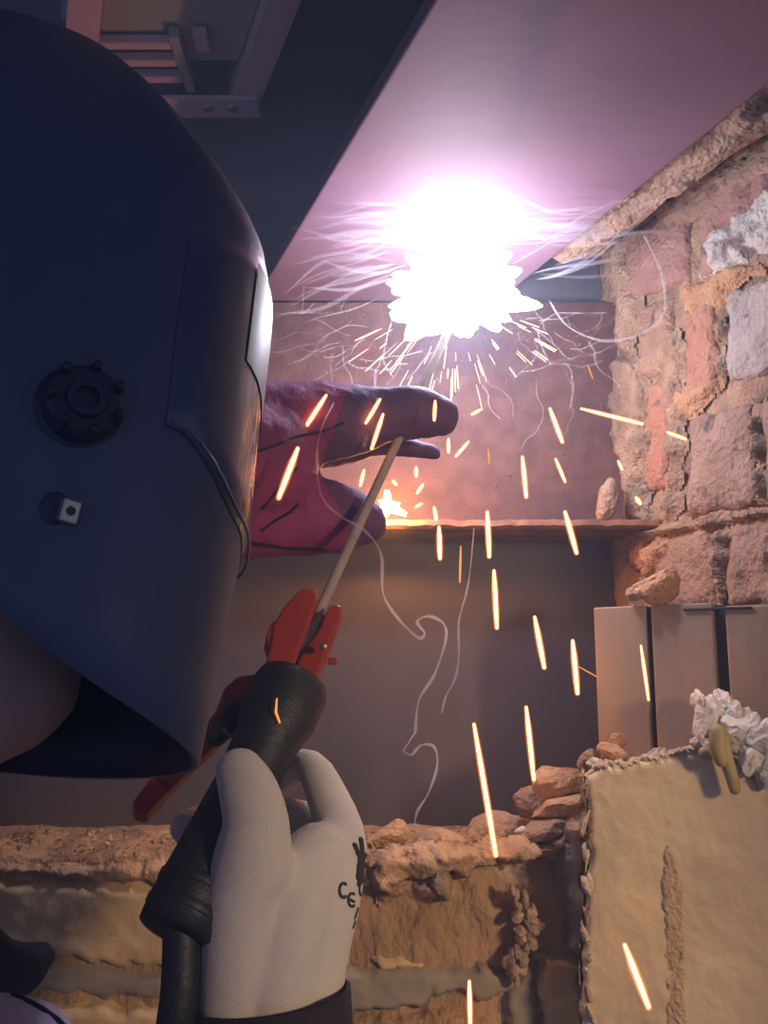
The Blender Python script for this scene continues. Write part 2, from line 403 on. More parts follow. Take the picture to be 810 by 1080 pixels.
def lathe_geo(p0, axis, prof, n=24):
    """prof: (distance along axis, radius)"""
    axis = Vector(axis).normalized(); ref = Vector((0, 0, 1)) if abs(axis.z) < 0.9 else Vector((1, 0, 0))
    a = axis.cross(ref).normalized(); b = axis.cross(a); V = []; Fc = []
    for d, r in prof:
        for k in range(n):
            t = 2 * math.pi * k / n; V.append(Vector(p0) + axis * d + (a * math.cos(t) + b * math.sin(t)) * r)
    for i in range(len(prof) - 1):
        for k in range(n):
            k2 = (k + 1) % n; Fc.append((i * n + k, i * n + k2, (i + 1) * n + k2, (i + 1) * n + k))
    Fc.append(tuple(reversed(range(n)))); Fc.append(tuple(range((len(prof) - 1) * n, len(prof) * n)))
    return V, Fc

# ================================================================== STRUCTURE
Z0 = 1.5
HP = Z0 + 0.481                      # underside of the overhead beam flange
YW = 1.15                            # face of the rusty web
YB = 1.18                            # face of the dark back panel
AZ = math.radians(20.4)              # the beam and the brick wall run 20 degrees left of forward
dirw = Vector((-math.sin(AZ), math.cos(AZ), 0))
nrmw = Vector((-math.cos(AZ), -math.sin(AZ), 0))     # brick wall faces left / camera

tag(bbox_obj('floor', (-2.2, -1.6, -0.1), (2.2, 1.6, 0.0), M['floor']), kind='structure')
tag(bbox_obj('ceiling', (-2.2, -1.6, 2.62), (2.2, 1.6, 2.72), M['concrete_dark']), kind='structure')
tag(bbox_obj('wall_back', (-2.2, YB + 0.03, 0.0), (2.2, YB + 0.28, 2.62), M['back_wall']), kind='structure')
tag(bbox_obj('wall_panel', (-1.2, YB, 1.26), (0.52, YB + 0.028, 1.70), M['dark_panel'], bw=0.002), kind='structure')

# ---- rusty steel channel across the back
beam = empty('steel_channel', 'rusty steel channel beam crossing behind the arc with a lower flange', 'steel beam')
beam.location = (0, YW, Z0 + 0.178)
def at_parent(o):                    # keep world placement under an offset parent
    o.matrix_parent_inverse = Matrix.Translation(-o.parent.location); return o
zf = Z0 + 0.178
at_parent(bbox_obj('web', (-1.2, YW, zf), (0.34, YW + 0.012, HP - 0.001), M['rust'], beam))
# slightly wavy lower flange with a crusty edge
V = []; Fc = []; n = 220
for i in range(n + 1):
    x = -1.2 + 1.52 * i / n
    w = fbm(Vector((x * 30, 1.3, 0))) * 0.0022; w2 = fbm(Vector((x * 60, 7.3, 0))) * 0.0016
    V += [Vector((x, YW, zf + 0.010)), Vector((x, 1.085 + w, zf + 0.008 + w2)), Vector((x, 1.083 + w, zf + 0.001 + w2)), Vector((x, 1.088 + w, zf - 0.002)), Vector((x, YW + 0.028, zf - 0.002)), Vector((x, YW + 0.028, zf + 0.010))]
for i in range(n):
    for k in range(6):
        a = i * 6 + k; b = i * 6 + (k + 1) % 6; Fc.append((a, b, b + 6, a + 6))
Fc += [tuple(range(6)), tuple(reversed(range(n * 6, n * 6 + 6)))]
at_parent(mesh_obj('lower_flange', V, Fc, M['flange_rust'], beam))
# weld spatter beads on the web
geos = []
rnd = random.Random(3)
for k in range(90):
    x = rnd.uniform(-0.15, 0.28); z = rnd.uniform(zf + 0.02, HP - 0.02); r = rnd.uniform(0.0008, 0.0022)
    geos.append(lathe_geo((x, YW, z), (0, -1, 0), [(-0.001, r), (r * 0.6, r * 0.8), (r, r * 0.2)], 6))
at_parent(tag(mesh_obj('weld_spatter', *merge(geos), M['flange_rust'], beam), kind='stuff'))

# ---- overhead beam: lower flange seen from below, its web and top flange above
ob = empty('overhead_beam', 'wide steel beam overhead, smooth mauve-pink underside running out to the upper right', 'steel beam')
pl0 = Vector((-0.166, YW - 0.002, HP)); pr0 = Vector((0.147, YW - 0.002, HP)); back = -dirw
Lb = 1.9
def strip(name, a, b, t, mat):
    c = a + back * Lb; d = b + back * Lb; up = Vector((0, 0, t))
    v = [a, b, d, c, a + up, b + up, d + up, c + up]
    o = mesh_obj(name, v, [(0, 1, 2, 3), (4, 7, 6, 5), (0, 4, 5, 1), (1, 5, 6, 2), (2, 6, 7, 3), (3, 7, 4, 0)], mat, ob); return bevel(o, 0.0022, 2)
strip('bottom_flange', pl0, pr0, 0.016, M['primer'])
mid = (pl0 + pr0) / 2; ex = Vector((1, 0, 0)) * 0.006
strip('web', mid - ex + Vector((0, 0, 0.0165)), mid + ex + Vector((0, 0, 0.0165)), 0.26, M['beam_shaded'])
strip('top_flange', pl0 + Vector((0, 0, 0.277)), pr0 + Vector((0, 0, 0.277)), 0.016, M['beam_shaded'])

# ---- brick wall on the right
W0 = Vector((0.29, YW, Z0))
def onwall(px, py): return UP(px, py, W0, nrmw)
def wall_pt(s, z): return W0 - dirw * s + Vector((0, 0, z - Z0))     # s metres from the back towards the camera
wall = empty('wall_right'); tag(wall, kind='structure')
# mortar bed (core of the wall)
nx, ny = 90, 130; s0, s1, z0, z1 = -0.03, 0.95, 0.0, 2.62
V = []; Fc = []
for j in range(ny + 1):
    z = z0 + (z1 - z0) * j / ny
    if True:
        z = 0.0 + 1.2 * (j / 20) if j < 20 else 1.2 + (1.30) * (j - 20) / (ny - 20 - 4) if j <= ny - 4 else 2.5 + 0.12 * (j - ny + 4) / 4
    for i in range(nx + 1):
        s = s0 + (s1 - s0) * (i / nx)
        p = wall_pt(s, z); V.append(p - nrmw * 0.007 + nrmw * (fbm(p * 38) * 0.005 + fbm(p * 90 + Vector((3, 1, 2))) * 0.002))
for j in range(ny):
    for i in range(nx):
        a = j * (nx + 1) + i; Fc.append((a, a + 1, a + nx + 2, a + nx + 1))
base = len(V)
ring = [i for i in range(nx + 1)] + [j * (nx + 1) + nx for j in range(1, ny + 1)] + [ny * (nx + 1) + i for i in range(nx - 1, -1, -1)] + [j * (nx + 1) for j in range(ny - 1, 0, -1)]
for r in ring: V.append(V[r] - nrmw * 0.22)
for k in range(len(ring)):
    k2 = (k + 1) % len(ring); Fc.append((ring[k2], ring[k], base + k, base + k2))
Fc.append(tuple(base + k for k in range(len(ring))))
mesh_obj('mortar_bed', V, Fc, M['mortar'], wall, True)
# bricks: corner pixels of each (tl, tr, br, bl), material index
BR = [
    ([(690, 566), (752, 553), (752, 640), (688, 643)], 0), ([(766, 552), (848, 538), (850, 632), (766, 640)], 0),
    ([(728, 438), (790, 424), (796, 530), (722, 545)], 1), ([(802, 424), (880, 408), (880, 514), (804, 528)], 1),
    ([(684, 405), (700, 398), (704, 515), (680, 520)], 2),
    ([(720, 326), (752, 316), (756, 408), (722, 424)], 2), ([(764, 308), (842, 282), (846, 382), (764, 404)], 3),
    ([(672, 322), (706, 312), (708, 388), (674, 398)], 0),
    ([(654, 250), (722, 208), (726, 296), (660, 318)], 4), ([(734, 205), (812, 158), (816, 250), (738, 290)], 4),
    ([(824, 152), (910, 105), (912, 205), (828, 246)], 1),
    ([(752, 148), (842, 92), (846, 138), (756, 190)], 1), ([(858, 272), (940, 240), (944, 340), (860, 372)], 0),
    ([(862, 538), (950, 520), (954, 622), (864, 632)], 1), ([(892, 408), (980, 388), (984, 494), (894, 512)], 2),
    ([(676, 655), (744, 652), (744, 740), (674, 735)], 0), ([(756, 652), (846, 648), (846, 748), (756, 742)], 1),
    ([(660, 540), (678, 536), (682, 600), (664, 604)], 2),
]
for i, (q, mi) in enumerate(BR):
    qw = [onwall(*p) + nrmw * 0.002 for p in q]
    rough_quad('brick', qw, nrmw, 0.05, 16, 18, M['bricks'][mi], wall, amp=0.0050, freq=36, edge=0.14, seed=i + 1, round_amp=0.005, jag=0.006, jfreq=45)
# mortar squeezed out and smeared over the bricks
def patch(poly, mat, thick, seed, soft=9, amp=0.004, step=2.5, name='mortar_patch', wob=7, freq=40):
    return relief(name, poly, onwall, nrmw, thick, mat, wall, step=step, soft=soft, amp=amp, seed=seed, wobble=wob, freq=freq)
patch([(716, 300), (752, 288), (796, 270), (800, 286), (770, 304), (760, 326), (724, 334)], M['mortar_orange'], 0.006, 1, amp=0.003)
patch([(742, 250), (800, 205), (850, 180), (850, 230), (800, 268), (758, 288), (738, 286)], M['mortar_grey'], 0.006, 2, amp=0.004)
patch([(700, 418), (722, 408), (760, 398), (764, 408), (742, 424), (722, 440), (704, 446)], M['mortar_orange'], 0.006, 3, amp=0.003)
patch([(672, 556), (720, 552), (812, 534), (812, 546), (722, 562), (696, 566), (676, 572)], M['mortar'], 0.012, 4, soft=6)
patch([(754, 560), (766, 552), (764, 632), (756, 640)], M['mortar'], 0.010, 5, soft=5)
patch([(794, 420), (803, 418), (806, 530), (797, 532)], M['mortar'], 0.010, 6, soft=5)
patch([(650, 372), (676, 380), (690, 430), (682, 520), (676, 566), (664, 560), (652, 500), (642, 420)], M['mortar'], 0.012, 7, soft=10, amp=0.004, freq=20)
patch([(690, 360), (716, 340), (722, 440), (712, 548), (696, 556), (702, 470)], M['mortar'], 0.006, 8, soft=8, amp=0.004, freq=25)
patch([(640, 262), (660, 250), (672, 320), (668, 372), (650, 380), (644, 320)], M['mortar'], 0.008, 9, soft=8, amp=0.003, freq=20)
patch([(706, 196), (754, 152), (758, 186), (736, 208), (716, 214)], M['mortar'], 0.010, 10, soft=7, amp=0.008)
patch([(752, 190), (840, 128), (842, 150), (790, 184), (754, 204)], M['mortar'], 0.008, 11, soft=7, amp=0.008)
patch([(806, 545), (812, 545), (812, 640), (804, 640)], M['mortar'], 0.006, 12, soft=5)
patch([(756, 326), (764, 318), (764, 396), (758, 404)], M['mortar'], 0.008, 13, soft=4)
patch([(676, 575), (708, 570), (700, 600), (684, 620), (676, 610)], M['mortar_orange'], 0.010, 14, soft=8)
patch([(690, 214), (740, 178), (800, 130), (850, 96), (856, 160), (812, 190), (770, 208), (730, 230), (696, 250)], M['mortar_pack'], 0.006, 15, soft=9, amp=0.006)
# mortar packing between the beam edge and the wall top
V = []; Fc = []; nu, nv = 70, 14
for i in range(nu + 1):
    s = 0.10 + 1.2 * i / nu
    a = pr0 + back * (s + 0.02); a.z = HP + 0.006
    b = wall_pt(s, HP) ; b.z = HP + 0.02; b = a.lerp(b, 0.42 + 0.10 * fbm(Vector((s * 9, 0, 0))))
    for j in range(nv + 1):
        t = j / nv; p = a.lerp(b + (b - a) * 0.05, t)
        p.z += fbm(p * 40) * 0.008 * min(1, 4 * t) + 0.014 * math.sin(math.pi * t) * fbm(p * 9)
        V.append(p)
for i in range(nu):
    for j in range(nv):
        a = i * (nv + 1) + j; Fc.append((a, a + 1, a + nv + 2, a + nv + 1))
off = len(V); V += [v + Vector((0, 0, 0.14)) for v in V]
Fc += [tuple(reversed([k + off for k in f])) for f in Fc]
mesh_obj('mortar_packing', V, Fc, M['mortar_pack'], wall, True)

# ---- lower wall with the rubble ledge
YL = 1.00
lw = empty('wall_lower'); tag(lw, kind='structure')
zt = Z0 - 0.168
def ledge_rim(x):                     # small height wobble of the broken rim
    return 0.010 * fbm(Vector((x * 9, 0.3, 2.0)), 4)
V = []; Fc = []; nx = 260
rows = 64
for j in range(rows + 1):
    for i in range(nx + 1):
        x = -0.62 + 0.86 * i / nx
        if j <= 16:                   # top surface from back to front
            t = j / 16; p = Vector((x, (YB + 0.02) * (1 - t) + YL * t, zt + ledge_rim(x) * t))
            h = fbm(p * 26) * 0.009 + fbm(p * 70) * 0.003; p.z += h * min(1, 3 * t)
            if j == 16: p.y += 0.004
        else:
            t = (j - 16) / (rows - 16); z = zt + ledge_rim(x) - 0.003 - (0.34) * t
            p = Vector((x, YL, z)); p.y += -(fbm(p * 16) * 0.008 + fbm(p * 60) * 0.0028) - 0.012 * sm(t * 6)
        V.append(p)
for j in range(rows):
    for i in range(nx):
        a = j * (nx + 1) + i; Fc.append((a, a + nx + 1, a + nx + 2, a + 1))
mesh_obj('concrete_face', V, Fc, M['ledge'], lw, True)
bbox_obj('wall_base', (-1.2, YL + 0.012, 0.0), (0.24, YB + 0.028, zt - 0.012), M['concrete_dark'], lw)
def onl(px, py): return U(px, py, YL - 0.014)
nL = Vector((0, -1, 0))
def lp(poly, mat, thick, seed, name, soft=8, amp=0.003, step=4.0, wob=7, freq=30):
    return relief(name, poly, onl, nL, thick, mat, lw, step=step, soft=soft, amp=amp, seed=seed, wobble=wob, freq=freq)
lp([(-90, 922), (60, 930), (150, 935), (240, 935), (300, 940), (300, 1020), (200, 1022), (120, 1018), (60, 1008), (-90, 1000)], M['ledge_cream'], 0.009, 21, 'plaster_coat', step=5, soft=5)
lp([(-90, 912), (90, 910), (200, 912), (260, 920), (180, 938), (120, 935), (60, 925), (-90, 922)], M['rubble'], 0.010, 22, 'broken_plaster_rim', amp=0.006, step=3)
lp([(-90, 1004), (60, 1012), (130, 1020), (200, 1024), (330, 1022), (330, 1052), (200, 1056), (90, 1050), (-90, 1046)], M['grey_plaster'], 0.007, 23, 'grey_plaster_band', step=5)
lp([(-90, 1052), (90, 1056), (200, 1062), (340, 1064), (340, 1130), (-90, 1130)], M['ledge_cream'], 0.013, 24, 'plaster_coat', step=5)
lp([(350, 1022), (440, 1018), (520, 1020), (545, 1024), (560, 1040), (500, 1056), (480, 1044), (440, 1062), (350, 1068)], M['grey_plaster'], 0.010, 25, 'grey_plaster_band', step=4, soft=5)
lp([(340, 1074), (430, 1068), (470, 1064), (520, 1070), (520, 1130), (340, 1130)], M['ledge'], 0.008, 26, 'broken_plaster', step=4, soft=6)
lp([(530, 1040), (560, 1010), (566, 1000), (570, 1130), (540, 1130), (534, 1080)], M['grey_plaster'], 0.010, 27, 'grey_plaster_band', step=4)
lp([(568, 1008), (612, 1006), (614, 1130), (570, 1130)], M['ledge_cream'], 0.012, 28, 'plaster_coat', step=4, soft=4)
lp([(590, 872), (616, 852), (618, 1000), (612, 1008), (596, 1004), (592, 940)], M['grey_plaster'], 0.020, 29, 'grey_plaster_band', step=4, soft=6)
lp([(392, 1010), (420, 1006), (454, 1014), (450, 1022), (398, 1022)], M['ledge_cream'], 0.008, 30, 'plaster_coat', step=3.5, soft=4)
lp([(446, 904), (472, 898), (508, 902), (500, 912), (476, 916), (480, 936), (470, 946), (458, 924)], M['rubble'], 0.010, 31, 'broken_plaster', step=3, amp=0.006)
lp([(396, 938), (430, 930), (440, 940), (420, 952), (398, 952)], M['rubble'], 0.006, 32, 'broken_plaster', step=3, amp=0.005)

lp([(392, 900), (440, 892), (500, 888), (560, 884), (600, 878), (594, 900), (560, 908), (516, 912), (492, 922), (452, 930), (418, 938), (392, 944)], M['rubble'], 0.024, 33, 'debris_bank', step=3, soft=10, amp=0.012, freq=34, wob=10)
lp([(452, 906), (470, 912), (478, 934), (470, 952), (460, 944), (450, 926)], M['rubble_dark'], 0.028, 34, 'debris_bank', step=3, soft=6, amp=0.006)
# ---- cream plaster wall at lower right
PP = U(620, 900, 0.905); PD = Vector((0.93, -0.36, 0)).normalized(); PN = Vector((-PD.y, PD.x, 0)); PN = -PN if PN.y > 0 else PN
def onp(px, py): return UP(px, py, PP, PN)
pw = empty('wall_plaster'); tag(pw, kind='structure')
top = [(616, 818), (632, 808), (652, 806), (676, 802), (700, 797), (724, 792), (742, 788), (756, 792), (770, 800), (786, 812), (800, 826), (830, 834), (900, 840), (960, 846)]
def top_y(x):
    for (a, ya), (b, yb) in zip(top, top[1:]):
        if a <= x <= b: return ya + (yb - ya) * (x - a) / (b - a)
    return top[0][1] if x < top[0][0] else top[-1][1]
V = []; Fc = []; nx, ny = 120, 110
for j in range(ny + 1):
    for i in range(nx + 1):
        s = i / nx; y_t = j / ny
        xl = 616 + 4 * math.sin(y_t * 7) + 5 * fbm(Vector((y_t * 14, 1, 1)), 4)
        x = xl + (960 - xl) * s
        yt = top_y(x) + 4 * fbm(Vector((x * 0.06, 4, 2)), 4)
        y = yt + (1180 - yt) * y_t
        p = onp(x, y); e = min(1, i / 3, j / 3)
        V.append(p + PN * (fbm(p * 12) * 0.0016 + fbm(p * 55) * 0.0006 - 0.005 * (1 - e) ** 2))
for j in range(ny):
    for i in range(nx):
        a = j * (nx + 1) + i; Fc.append((a, a + nx + 1, a + nx + 2, a + 1))
mesh_obj('plaster_face', V, Fc, M['plaster'], pw)
# broken thickness behind the face: left edge and top edge
def ragged(name, line, depth, mat, seed, n=70, m=10):
    V = []; Fc = []
    for i in range(n + 1):
        t = i / n * (len(line) - 1); k = min(int(t), len(line) - 2); u = t - k
        p = line[k].lerp(line[k + 1], u)
        for j in range(m + 1):
            q = p - PN * (depth * j / m + 0.003)
            nn = Vector((fbm(q * 45 + Vector((seed, 0, 0))), fbm(q * 45 + Vector((0, seed, 5))), fbm(q * 45 + Vector((3, 0, seed)))))
            V.append(q + nn * 0.008 * min(1, j / 2))
    for i in range(n):
        for j in range(m):
            a = i * (m + 1) + j; Fc.append((a, a + 1, a + m + 2, a + m + 1))
    return mesh_obj(name, V, Fc, mat, pw)
left_line = [onp(614 + 4 * math.sin(t * 0.7) , 816 + t * 30) for t in range(13)]
ragged('broken_edge', left_line, 0.09, M['plaster_broken'], 1)
top_line = [onp(x, y + 1) for x, y in top]
ragged('broken_edge', top_line, 0.07, M['plaster_broken'], 4)
rnd = random.Random(44)
for k in range(22):
    y = 818 + 275 * (k + rnd.random() * 1.6) / 22
    rock('crumb', onp(620 + rnd.uniform(-3, 3), y) - PN * rnd.uniform(-0.002, 0.012), (PXR(rnd.uniform(2, 6), .9), 0.006, PXR(rnd.uniform(3, 15), .9)), M['plaster_broken'] if rnd.random() < .6 else M['rubble_dark'], 300 + k, pw, sub=2, cuts=4)
for k in range(24):
    x = 622 + 118 * (k + rnd.random()) / 24
    rock('crumb', onp(x, top_y(x) - rnd.uniform(-2, 2)) - PN * rnd.uniform(0, 0.012), (PXR(rnd.uniform(3, 6), .9), 0.006, PXR(rnd.uniform(2, 4.5), .9)), M['plaster_broken'], 340 + k, pw, sub=2, cuts=4)
# rough filled chase running down the plaster
relief('filled_chase', [(700, 890), (706, 885), (712, 905), (722, 940), (724, 1010), (728, 1120), (702, 1120), (700, 1010), (698, 930)], onp, PN, 0.0010, M['chase'], pw, step=2.5, soft=3, amp=0.0014, seed=40, wobble=3, freq=120, sink=0.002)
# solid body behind the plaster
a = onp(624, 900) - PN * 0.03; 
c0 = onp(626, 900); c1 = onp(960, 900)
v = []
for p in (c0, c1):
    for d in (0.012, 0.05):
        for z in (0.0, 0.0): pass
q0 = c0 - PN * 0.010; q1 = c1 - PN * 0.010; q2 = c1 - PN * 0.16; q3 = c0 - PN * 0.09
zz = onp(700, 840).z
v = [Vector((q.x, q.y, 0.0)) for q in (q0, q1, q2, q3)] + [Vector((q.x, q.y, zz)) for q in (q0, q1, q2, q3)]
mesh_obj('wall_core', v, [(0, 1, 5, 4), (1, 2, 6, 5), (2, 3, 7, 6), (3, 0, 4, 7), (4, 5, 6, 7), (3, 2, 1, 0)], M['plaster_broken'], pw)

# ---- three grey boards in front of the brick
BP = U(628, 700, 0.985); BD = Vector((0.84, -0.54, 0)).normalized(); BN = Vector((BD.y, -BD.x, 0))
if BN.y > 0: BN = -BN
def onb(px, py): return UP(px, py, BP, BN)
ztb = onb(690, 638).z; zbb = onb(690, 850).z
def board(xa, xb, label, dz=0.0, push=0.0):
    a = onb(xa, 700); b = onb(xb, 700)
    w = (b - a).length; c = (a + b) / 2 - BN * (0.02 + push); c.z = (ztb + zbb) / 2 + dz
    v, f = box_geo(c, BD * w / 2, BN * 0.02, Vector((0, 0, (ztb - zbb) / 2)))
    o = mesh_obj('wall_board', v, f, M['board']); bevel(o, 0.0022, 3); o.data.polygons.foreach_set('use_smooth', [False] * len(o.data.polygons))
    return tag(o, label, 'board', 'grey boards in front of the brick wall')
board(628, 683, 'flat grey-brown board at the left end, beside the dark recess and under the rubble lump')
board(689, 754.5, 'flat grey-brown board in the middle, between two dark vertical joints')
board(768, 872, 'paler grey board at the right edge of the picture, behind the white plaster clump', dz=-0.004)
def joint(xa, xb, label, push):
    a = onb(xa, 700); b = onb(xb, 700); w = (b - a).length; c = (a + b) / 2 - BN * (0.018 + push); c.z = (ztb + zbb) / 2 - 0.002
    v, f = box_geo(c, BD * w / 2, BN * 0.015, Vector((0, 0, (ztb - zbb) / 2)))
    return tag(mesh_obj('joint_strip', v, f, M['board_dark']), label, 'joint strip')
joint(683.6, 688.4, 'thin dark joint strip between the left and middle grey boards', 0.006)
js = joint(755.2, 767.2, 'wider black joint strip between the middle and right grey boards', 0.008)
a = onb(722, 643); b = onb(792, 641)
tube('cross_bar', [a + BN * 0.001, b + BN * 0.001], 0.0014, M['board_dark'], js, 8)

# ---- metal tray under the ceiling, top left
tr = empty('ceiling_tray', 'long grey metal tray hung overhead with a pinkish rim and slotted end plate', 'metal tray')
zt_ = Z0 + 0.75
e_r = UZ(272, 108, zt_); e_l = UZ(60, 100, zt_); e_l.y = e_r.y
def trs(name, a, b, dz0, dz1, mat, L=1.3, trim=0.0):
    a = a + back * trim; b = b + back * trim
    v = [a, b, b + back * L, a + back * L]
    lo = [p + Vector((0, 0, dz0)) for p in v]; hi = [p + Vector((0, 0, dz1)) for p in v]
    o = mesh_obj(name, lo + hi, [(0, 1, 2, 3), (4, 7, 6, 5), (0, 4, 5, 1), (1, 5, 6, 2), (2, 6, 7, 3), (3, 7, 4, 0)], mat, tr); return bevel(o, 0.002, 2)
rx = Vector((1, 0, 0))
trs('rim', e_r - rx * 0.040, e_r, -0.012, 0.07, M['tray_rim'])
trs('rim', e_l, e_l + rx * 0.040, -0.012, 0.07, M['tray_rim'])
trs('tray_panel', e_l + rx * 0.041, e_r - rx * 0.041, 0.010, 0.016, M['tray'], trim=0.075)
# end plate with raised rails (slots between them), screws
def tbox(name, x0_, x1_, y0_, y1_, zlo, zhi, mat, bw=0.0012):
    return bbox_obj(name, (x0_, y0_, zlo), (x1_, y1_, zhi), mat, tr, bw)
Ye = e_r.y; X1 = e_r.x
tbox('end_plate', e_l.x, X1 + 0.004, Ye - 0.036, Ye + 0.004, zt_ - 0.020, zt_ - 0.013, M['tray_rim'])
for k in range(3):
    y = Ye - 0.055 - 0.032 * k
    tbox('slot_rail', e_l.x + 0.05, X1 - 0.088, y - 0.006, y + 0.006, zt_ - 0.006, zt_ + 0.006, M['tray_rim'])
tbox('bracket', X1 - 0.086, X1 - 0.074, Ye - 0.14, Ye - 0.037, zt_ - 0.010, zt_ + 0.006, M['tray'])
tbox('bracket', X1 - 0.058, X1 - 0.042, Ye - 0.14, Ye - 0.11, zt_ - 0.008, zt_ + 0.006, M['tray_rim'])
for xx in (0.030, 0.062):
    mesh_obj('screw', *lathe_geo((X1 - xx, Ye - 0.018, zt_ - 0.020), (0, 0, -1), [(0, 0.007), (0.002, 0.006), (0.003, 0.003)], 12), M['bolt'], tr)
for xx, L_ in ((0.075, 0.10), (-0.02, 0)):
    if L_: tbox('hanger', X1 - 0.14, X1 - 0.13, Ye - 0.5, Ye - 0.49, zt_ + 0.05, 2.62, M['tray'])
tbox('hanger', e_l.x + 0.03, e_l.x + 0.04, Ye - 0.1, Ye - 0.09, zt_ + 0.05, 2.62, M['tray'])

# ================================================================== RUBBLE
def ledge_rock(px, py, w, h, Y, mat, seed, label, d=None, cuts=5, rot=None, sub=3):
    o = rock('rubble_stone', U(px, py, Y), (PXR(w, Y), PXR(d or w * 0.8, Y), PXR(h, Y)), M[mat], seed, sub=sub, cuts=cuts, rot=rot)
    return tag(o, label, 'rubble', 'rubble on the ledge and boards')
ledge_rock(409, 882, 22, 17, 1.05, 'rubble', 11, 'rounded tan stone at the left end of the rubble ledge beside the white glove')
ledge_rock(450, 889, 17, 11, 1.04, 'rubble_dark', 12, 'small dull stone next to the rounded tan stone on the ledge', sub=2)
ledge_rock(478, 893, 32, 13, 1.06, 'rubble', 13, 'low lump of tan rubble in the middle of the ledge')
ledge_rock(520, 874, 34, 18, 1.08, 'rubble', 14, 'broad tan rubble mound under the longest falling spark')
ledge_rock(545, 882, 24, 18, 1.07, 'rubble_dark', 15, 'dark rounded stone right of the longest falling spark')
ledge_rock(593, 826, 34, 24, 1.02, 'rubble', 16, 'big angular tan stone topping the rubble pile beside the board', cuts=7)
ledge_rock(563, 848, 22, 16, 1.05, 'rubble_dark', 17, 'dark stone at the left foot of the rubble pile')
ledge_rock(588, 850, 34, 11, 1.00, 'rubble', 18, 'flat pale slab of rubble lying under the big angular stone', cuts=8, rot=-0.22, d=30)
ledge_rock(574, 872, 36, 12, 0.995, 'rubble_dark', 19, 'flat dark slab leaning at the base of the rubble pile', cuts=8, rot=-0.35, d=28)
ledge_rock(604, 872, 22, 20, 0.99, 'rubble', 34, 'tan stone wedged between the rubble pile and the plaster wall', d=26)
ledge_rock(550, 878, 8, 6, 1.0, 'plaster_white', 20, 'tiny whitish pebble in front of the flat dark slab', sub=2)
ledge_rock(618, 800, 8, 14, 0.95, 'rubble_dark', 21, 'narrow upright shard at the broken corner of the plaster wall', cuts=8, rot=0.5, sub=2)
ledge_rock(648, 796, 22, 13, 0.945, 'mortar_orange', 22, 'orange mortar lump on the plaster wall top beside the dark recess')
ledge_rock(652, 781, 9, 11, 0.945, 'mortar_orange', 23, 'small pointed orange crumb standing on the mortar lump', sub=2, rot=0.3)
ledge_rock(630, 806, 12, 8, 0.93, 'plaster_broken', 24, 'pale crumb at the top left corner of the plaster wall', sub=2)
ledge_rock(672, 803, 9, 6, 0.92, 'plaster_broken', 25, 'small crumb on the plaster rim below the first board joint', sub=2)
ledge_rock(697, 800, 8, 5, 0.915, 'mortar_orange', 26, 'small orange crumb on the plaster rim under the middle board', sub=2)
ledge_rock(693, 618, 27, 21, 0.955, 'mortar_orange', 27, 'orange-brown mortar lump resting on top of the left board', d=22)
ledge_rock(672, 625, 12, 10, 0.955, 'rubble_dark', 28, 'grey pebble leaning on the mortar lump on top of the board', d=12)
# lump stuck in the corner of the channel
tag(rock('mortar_lump', U(641, 528, 1.10), (PXR(12, 1.1), 0.014, PXR(24, 1.1)), M['mortar'], 29, cuts=3, rot=0.25), 'rounded mortar lump standing on the channel flange at the wall', 'rubble', 'rubble on the ledge and boards')
# loose grit on the ledge
geos = []; rnd = random.Random(5)
for k in range(420):
    x = rnd.uniform(-0.55, 0.22); y = rnd.uniform(1.0, 1.12); r = rnd.uniform(0.0015, 0.0055)
    c = Vector((x, y, zt + 0.004 + 0.006 * fbm(Vector((x, y, zt)) * 26)))
    pts = [c + Vector((rnd.gauss(0, 1), rnd.gauss(0, 1), rnd.gauss(0, 1))).normalized() * r for _ in range(4)]
    geos.append((pts, [(0, 1, 2), (0, 3, 1), (0, 2, 3), (1, 3, 2)]))
tag(mesh_obj('ledge_grit', *merge(geos), M['rubble']), 'loose tan grit scattered along the broken ledge', 'grit', kind='stuff')

# hanging clump of dried mortar on the lower wall face
cl = empty('mortar_clump', 'ragged brown mortar clump hanging on the lower wall beside the plaster', 'mortar clump')
rnd = random.Random(8)
for k in range(26):
    t = k / 25; x = 548 + rnd.uniform(-14, 20) * (1 - 0.6 * t) + (8 * math.sin(t * 5)); y = 942 + 90 * t
    rock('lump', U(x, y, YL - 0.03 - rnd.uniform(0, 0.008)), (PXR(rnd.uniform(4, 9), 1), 0.010, PXR(rnd.uniform(5, 11), 1)), M['rubble_dark'] if rnd.random() < 0.5 else M['rubble'], 100 + k, cl, sub=2, cuts=4)

# white plaster clump on the plaster wall
pc = empty('plaster_clump', 'chunky white plaster and foam clump stuck on the plaster wall edge', 'plaster clump')
for k, (x, y, w, h, Y, mt) in enumerate([(748, 762, 17, 30, 0.885, 'plaster_white'), (768, 752, 14, 14, 0.88, 'plaster_white'), (782, 766, 22, 20, 0.87, 'plaster_white'),
        (770, 776, 22, 18, 0.865, 'mortar_grey'), (800, 782, 20, 20, 0.855, 'mortar_grey'), (790, 800, 13, 18, 0.855, 'plaster_white'), (806, 812, 12, 24, 0.85, 'mortar_grey'),
        (744, 786, 14, 10, 0.875, 'plaster_broken'), (818, 772, 20, 16, 0.855, 'plaster_white'), (762, 740, 8, 14, 0.885, 'plaster_white'), (738, 742, 6, 14, 0.888, 'plaster_white')]):
    rock('chunk', U(x, y, Y), (PXR(w, Y), 0.016, PXR(h, Y)), M[mt], 60 + k, pc, cuts=4, amp=0.5)
tube('glue_drip', [U(762, 776, 0.845), U(766, 800, 0.843), U(772, 820, 0.842), U(775, 832, 0.842)], [0.006, 0.006, 0.0055, 0.005], M['ochre'], pc)
